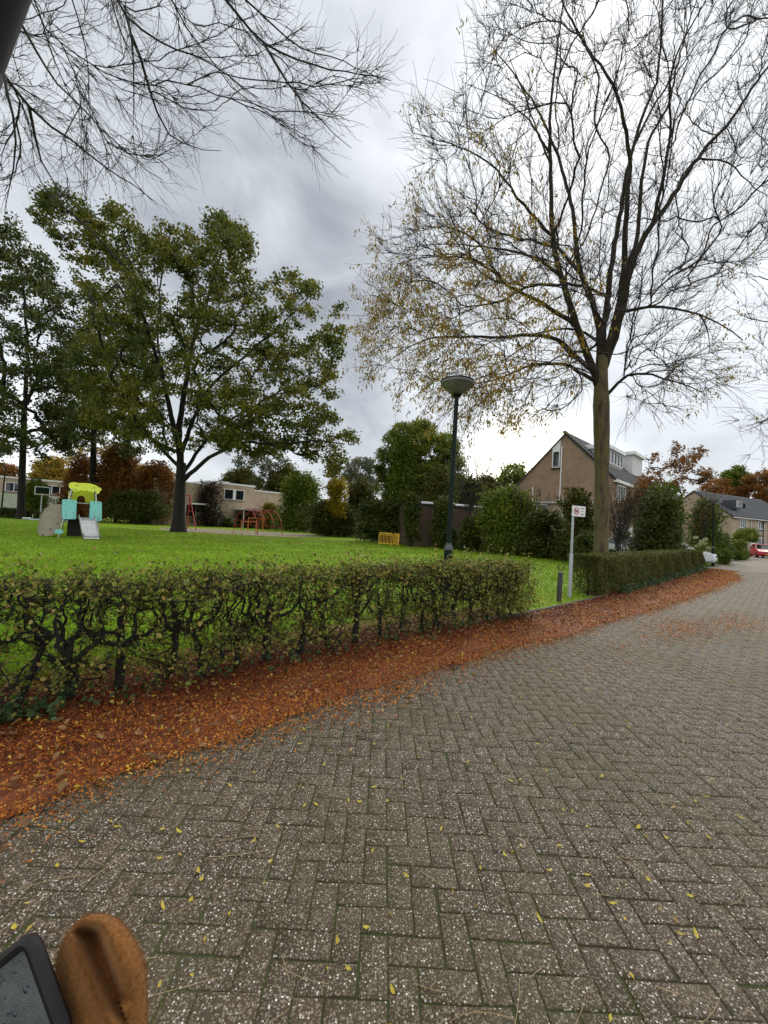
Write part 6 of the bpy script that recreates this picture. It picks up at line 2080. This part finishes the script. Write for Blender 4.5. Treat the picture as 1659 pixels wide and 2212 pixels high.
# ------------------------------------------------------------------ cars (forward is +x)
def car(label, loc, rz, paint, group='parked cars'):
    t = empty('parked_car', label, 'car', loc, rz, group=group)
    secs = [(2.05, 0.62, 0.30, 0.52), (1.98, 0.78, 0.22, 0.68), (1.70, 0.86, 0.19, 0.76), (1.05, 0.88, 0.18, 0.88), (0.75, 0.88, 0.18, 0.93), (-0.6, 0.89, 0.18, 0.97), (-1.5, 0.87, 0.19, 0.98), (-1.95, 0.80, 0.24, 0.92), (-2.05, 0.66, 0.34, 0.72)]
    V, Fq = [], []
    m = 8
    for x, w, z0, z1 in secs:
        zm = z0 + (z1 - z0) * 0.55
        V += [(x, -w * 0.86, z0), (x, -w, z0 + 0.10), (x, -w, zm), (x, -w * 0.90, z1), (x, w * 0.90, z1), (x, w, zm), (x, w, z0 + 0.10), (x, w * 0.86, z0)]
    for i in range(len(secs) - 1):
        for k in range(m):
            Fq.append((i * m + k, i * m + (k + 1) % m, (i + 1) * m + (k + 1) % m, (i + 1) * m + k))
    Fq += [tuple(range(m)), tuple(range((len(secs) - 1) * m, len(secs) * m))[::-1]]
    mb = MB()
    mb.add(V, Fq)
    mb.build('body', M[paint], t, True)
    # glasshouse and roof
    g = [(0.86, 0.78, 0.90), (0.15, 0.64, 1.38), (-0.45, 0.64, 1.42), (-1.30, 0.62, 1.38), (-1.88, 0.74, 0.96)]
    V, Fq = [], []
    for x, w, z in g:
        V += [(x, -w, z), (x, w, z)]
    lo = [(0.86, 0.80, 0.86), (0.15, 0.80, 0.90), (-0.45, 0.80, 0.92), (-1.30, 0.80, 0.93), (-1.88, 0.76, 0.92)]
    n = len(V)
    for x, w, z in lo:
        V += [(x, -w, z), (x, w, z)]
    for i in range(4):
        Fq += [(2 * i, 2 * i + 1, 2 * i + 3, 2 * i + 2), (2 * i, 2 * i + 2, n + 2 * i + 2, n + 2 * i), (2 * i + 1, n + 2 * i + 1, n + 2 * i + 3, 2 * i + 3)]
    Fq += [(0, n, n + 1, 1), (8, 9, n + 9, n + 8)]
    mb = MB()
    mb.add(V, Fq)
    mb.build('glasshouse', M['glass'], t)
    mb = MB().prism([(0.17, 1.385), (-0.45, 1.425), (-1.32, 1.385), (-1.32, 1.415), (-0.45, 1.46), (0.17, 1.415)], -0.66, 0.66)
    mb.build('roof', M[paint], t)
    for sy in (-1, 1):
        mb = MB()
        for a_, b_ in (((0.90, 0.79, 0.89), (0.15, 0.655, 1.40)), ((-0.50, 0.80, 0.94), (-0.45, 0.66, 1.42)), ((-1.9, 0.75, 0.95), (-1.30, 0.64, 1.40))):
            mb.tube([(a_[0], sy * a_[1], a_[2]), (b_[0], sy * b_[1], b_[2])], 0.035, 6)
        mb.build('pillars', M[paint], t)
        MB().box((0.72, sy * 0.95, 0.98), (0.10, 0.18, 0.13), bev=0.03).build('mirror', M[paint], t)
        hl = MB().lathe([(0.02, 0.03), (0.09, 0.02), (0.12, -0.02), (0.10, -0.06)], sides=12)
        hl.v = [(1.95 + z * 1.0, sy * 0.60 + y * 1.3, 0.62 + x * 0.9) for x, y, z in hl.v]
        hl.build('headlight', M['headlight'], t, True)
        for x in (1.28, -1.28):
            wl = empty_part('wheel', t)
            tw = MB().lathe([(0.20, -0.10), (0.30, -0.10), (0.315, -0.06), (0.315, 0.06), (0.30, 0.10), (0.20, 0.10)], sides=20)
            tw.v = [(x + a, sy * 0.80 + c, 0.315 + b) for a, b, c in tw.v]
            tw.build('tyre', M['tyre'], wl, True)
            tw = MB().lathe([(0.21, -0.085), (0.21, 0.085), (0.06, 0.105)], sides=14)
            tw.v = [(x + a, sy * (0.80 + c), 0.315 + b) for a, b, c in tw.v]
            tw.build('rim', M['steel'], wl, True)
    MB().box((2.055, 0, 0.40), (0.03, 0.52, 0.11)).build('number_plate', M['plate'], t)
    MB().box((2.045, 0, 0.56), (0.03, 0.80, 0.09), bev=0.01).build('grille', M['black'], t)
    MB().box((2.02, 0, 0.28), (0.06, 1.10, 0.10), bev=0.01).build('lower_grille', M['black'], t)
    return t

def empty_part(name, parent):
    o = bpy.data.objects.new(name, None)
    COL.objects.link(o)
    o.parent = parent
    return o
c = gnd(1652, 1206)
car('red hatchback facing the road in front of the slate roofed terrace', (c[0] + 1.4, c[1] + 1.6, 0), math.radians(-122), 'carred')
car('silver car with its nose showing past the end of the dense hedge', (18.62, 25.35, 0), math.radians(-44), 'carwhite')
c = at(1384, 1190, 24.6)
car('pale car half hidden behind the big dark shrub', (c[0], 24.8, 0), math.radians(-44), 'carwhite')
c = at(600, 1140, 50)
car('dark car glimpsed behind the climbing arch', (c[0] + 0.3, 50, 0), math.radians(-10), 'cardark')

# ------------------------------------------------------------------ things close to the lens
def mitten():
    Y = 0.50
    o_ = at(225, 2120, Y)
    t = empty('mitten', 'brown knitted mitten with a deep fold, held beside the grey screen', 'mitten', tuple(o_))
    rng = np.random.default_rng(91)
    nt, na = 430, 120
    tv = np.linspace(0, 1, nt)
    prof_v = 1974 + (2420 - 1974) * tv ** 1.0
    V = []
    for i, f in enumerate(tv):
        v = prof_v[i]
        e = min(1.0, (v - 1974) / 150.0)
        wpx = 97 * math.sqrt(max(0.0004, 1 - (1 - e) ** 2)) * (1 + 0.06 * min(1, max(0, (v - 2112) / 200)))
        uc = np.interp(v, [1974, 2020, 2100, 2212, 2420], [214, 214, 218, 216, 205])
        for k in range(na):
            a = 2 * PI * k / na
            du = math.cos(a) * wpx
            dep = math.sin(a) * (wpx / 860 * Y) * 0.85
            u = uc + du
            # the fold: a hollow running from the upper middle down to the right
            push = 0.0
            if dep > 0:
                ax_, ay_, bx_, by_ = 200, 2014, 252, 2150
                L2 = (bx_ - ax_) ** 2 + (by_ - ay_) ** 2
                tt_ = ((u - ax_) * (bx_ - ax_) + (v - ay_) * (by_ - ay_)) / L2
                tc = min(1.0, max(0.0, tt_))
                px_, py_ = ax_ + tc * (bx_ - ax_), ay_ + tc * (by_ - ay_)
                dd = math.hypot(u - px_, v - py_)
                side = (u - px_) * (by_ - ay_) - (v - py_) * (bx_ - ax_)
                wd = 17 if side > 0 else 46
                push = 0.052 * math.exp(-(dd / wd) ** 2) * (1 - 0.5 * tc) * min(1.0, max(0.0, (v - 1985) / 30.0))
                # the ridge on its left
                r0x, r0y, r1x, r1y = 150, 2016, 250, 2240
                tt2 = min(1.0, max(0.0, ((u - r0x) * (r1x - r0x) + (v - r0y) * (r1y - r0y)) / ((r1x - r0x) ** 2 + (r1y - r0y) ** 2)))
                d2 = math.hypot(u - (r0x + tt2 * (r1x - r0x)), v - (r0y + tt2 * (r1y - r0y)))
                push -= 0.015 * math.exp(-(d2 / 20) ** 2)
                along = (u * (r1x - r0x) + v * (r1y - r0y)) / 245.0
                push += 0.0007 * (0.35 + math.exp(-(d2 / 26) ** 2)) * (1 - math.exp(-(dd / 30) ** 2)) * math.sin(along * 2 * PI / 5.2) * min(1.0, max(0.0, (v - 1990) / 40.0))
            V.append(at(u, v, Y - dep + push))
    V = np.array(V) - o_
    ii = np.arange(nt - 1)[:, None] * na
    kk = np.arange(na)[None]
    k2 = (kk + 1) % na
    Fq = np.stack([ii + kk, ii + k2, ii + na + k2, ii + na + kk], -1).reshape(-1, 4)
    body = fast_mesh('knit', V, Fq, M['wool'], t, True)
    # fuzz of short wool fibres
    pick = rng.choice(len(V) - na * 60, 20000)
    p0 = V[pick] + rng.normal(0, 0.0008, (20000, 3))
    cen_ = np.repeat(V.reshape(nt, na, 3).mean(1), na, axis=0)[pick]
    d = unit(unit(V[pick] - cen_) + rng.normal(0, 0.55, (20000, 3)))
    L = rng.uniform(0.002, 0.0085, 20000)[:, None]
    s_ = unit(np.cross(d, rng.normal(size=(20000, 3)))) * 0.00016
    Vf = np.stack([p0 - s_, p0 + s_, p0 + d * L], 1).reshape(-1, 3)
    fz = fast_mesh('fuzz', Vf, np.arange(60000).reshape(-1, 3), M['woolfuzz'], t)
    fz['kind'] = 'stuff'

def wool_mat():
    m = bpy.data.materials.new('brown_wool')
    m.use_nodes = True
    nt = m.node_tree
    N, L = nt.nodes, nt.links
    b = N['Principled BSDF']
    b.inputs['Roughness'].default_value = 0.95
    b.inputs['Specular IOR Level'].default_value = 0.15
    b.inputs['Sheen Weight'].default_value = 0.35
    b.inputs['Sheen Tint'].default_value = (0.7, 0.4, 0.2, 1)
    tc = N.new('ShaderNodeTexCoord')
    mp = N.new('ShaderNodeMapping')
    mp.inputs['Rotation'].default_value = (0, math.radians(-24), 0)
    L.new(tc.outputs['Object'], mp.inputs['Vector'])
    nz = N.new('ShaderNodeTexNoise')
    nz.inputs['Scale'].default_value = 190
    nz.inputs['Detail'].default_value = 8
    L.new(tc.outputs['Object'], nz.inputs['Vector'])
    rp = N.new('ShaderNodeValToRGB')
    rp.color_ramp.elements[0].position, rp.color_ramp.elements[0].color = 0.3, (0.15, 0.060, 0.015, 1)
    rp.color_ramp.elements[1].position, rp.color_ramp.elements[1].color = 0.7, (0.27, 0.115, 0.032, 1)
    L.new(nz.outputs[0], rp.inputs[0])
    L.new(rp.outputs[0], b.inputs['Base Color'])
    bp2 = N.new('ShaderNodeBump')
    bp2.inputs['Strength'].default_value = 0.9
    bp2.inputs['Distance'].default_value = 0.0015
    n2 = N.new('ShaderNodeTexNoise')
    n2.inputs['Scale'].default_value = 420
    n2.inputs['Detail'].default_value = 4
    L.new(tc.outputs['Object'], n2.inputs['Vector'])
    L.new(n2.outputs[0], bp2.inputs['Height'])
    L.new(bp2.outputs[0], b.inputs['Normal'])
    return m
M['wool'] = wool_mat()
M['woolfuzz'] = mat('wool_fibres', [(0.15, 0.060, 0.015), (0.32, 0.145, 0.042)], 0.95, island=True, trans=0.3)
mitten()

def screen_mat():
    m = mat('wet_screen', [(0.060, 0.068, 0.072), (0.105, 0.115, 0.118), (0.15, 0.15, 0.155)], 0.35, 28, 8, bump=0.25, bump_scale=420)
    return m
M['screen'] = screen_mat()
M['droplet'] = mat('water_droplet', [(0.02, 0.025, 0.035)], 0.05, spec=0.8)
M['rubber'] = mat('rubber_case', [(0.006, 0.006, 0.008), (0.018, 0.015, 0.014)], 0.55, 30, spec=0.25)

def device():
    Y = 0.46
    C0 = at(55, 2048, Y)
    T_ = np.array([0, -1.0, 0.05])
    best = None
    for d1 in np.linspace(-0.03, 0.06, 46):
        for d2 in np.linspace(-0.05, 0.05, 51):
            p1, p2 = at(0, 2093, Y + d1) - C0, at(97, 2165, Y + d2) - C0
            sc = abs(np.dot(p1, p2) / np.linalg.norm(p1) / np.linalg.norm(p2)) + 1.5 * abs(d1) + 1.5 * abs(d2)
            if best is None or sc < best[0]:
                best = (sc, p1, p2)
    a = unit(best[1])
    b = unit(best[2] - a * np.dot(a, best[2]))
    n = np.cross(a, b)
    if np.dot(n, T_) < 0:
        n = -n
    t = empty('handlebar_display', 'black framed grey screen speckled with water drops beside the mitten', 'display')
    t.matrix_world = Matrix(((a[0], b[0], n[0], C0[0]), (a[1], b[1], n[1], C0[1]), (a[2], b[2], n[2], C0[2]), (0, 0, 0, 1)))
    Wd, Ht = 0.150, 0.090          # along a, along b: the screen's own corner at the origin

    def rrect(x0, y0, x1, y1, r, z):
        out = []
        for cx, cy, a0 in ((x1 - r, y1 - r, 0), (x0 + r, y1 - r, 90), (x0 + r, y0 + r, 180), (x1 - r, y0 + r, 270)):
            for q_ in range(6):
                an = math.radians(a0 + 18 * q_)
                out.append((cx + r * math.cos(an), cy + r * math.sin(an), z))
        return out
    f, r = 0.010, 0.012
    rings = [rrect(0, 0, Wd, Ht, 0.006, -0.0015), rrect(-0.002, -0.002, Wd + .002, Ht + .002, 0.008, 0.0035), rrect(-f * .7, -f * .7, Wd + f * .7, Ht + f * .7, r, 0.0045), rrect(-f, -f, Wd + f, Ht + f, r + .004, 0.0005),
             rrect(-f - .002, -f - .002, Wd + f + .002, Ht + f + .002, r + .006, -0.006), rrect(-f, -f, Wd + f, Ht + f, r + .004, -0.010), rrect(-f * .5, -f * .5, Wd + f * .5, Ht + f * .5, r, -0.012)]
    V = [p for rg_ in rings for p in rg_]
    m = 24
    Fq = []
    for i in range(len(rings) - 1):
        for k_ in range(m):
            Fq.append((i * m + k_, i * m + (k_ + 1) % m, (i + 1) * m + (k_ + 1) % m, (i + 1) * m + k_))
    Fq.append(tuple(range((len(rings) - 1) * m, len(rings) * m)))
    mb = MB()
    mb.add(V, Fq)
    mb.build('case', M['rubber'], t, True)
    mb = MB()
    mb.add(rrect(0, 0, Wd, Ht, 0.006, -0.001), [tuple(range(24))])
    scr = mb.build('screen', M['screen'], t)
    rng = np.random.default_rng(95)
    mb = MB()
    for (x, y, rx, ry) in [(rng.uniform(0.004, 0.09), rng.uniform(0.004, 0.086), rng.uniform(0.0008, 0.0026), rng.uniform(0.0008, 0.0028)) for _ in range(26)] + [(0.018, 0.034, 0.0022, 0.0042)]:
        V = [(x + rx * math.cos(q_) * s1, y + ry * math.sin(q_) * s1, -0.001 + z) for s1, z in ((1, 0.0002), (0.7, 0.0009)) for q_ in np.linspace(0, 2 * PI, 11)[:-1]] + [(x, y, 0.0002)]
        mb.add(V, [(i, (i + 1) % 10, 10 + (i + 1) % 10, 10 + i) for i in range(10)] + [(10 + i, 10 + (i + 1) % 10, 20) for i in range(10)])
    mb.build('water_drops', M['droplet'], scr, True)
device()

def canopy_bar():
    a, b = at(66, -90, 0.55), at(-62, 250, 0.55)
    d = unit(b - a)
    perp = at(-100, 60, 0.55) - at(0, 60, 0.55)
    perp = unit(perp - d * np.dot(perp, d))
    t = empty('canopy_bar', 'black padded bar crossing the very top corner of the view', 'bar', tuple(a))
    r = 0.030
    off = perp * r * 0.85 + np.array([0, 0.0, 0])
    MB().tube([off + d * q_ for q_ in np.linspace(-0.15, 0.50, 8) * 1.0], r, 20).build('bar', M['black'], t, True)
    MB().tube([off + d * 0.165, off + d * 0.19], r * 1.06, 20).build('clamp', M['rubber'], t, True)
canopy_bar()
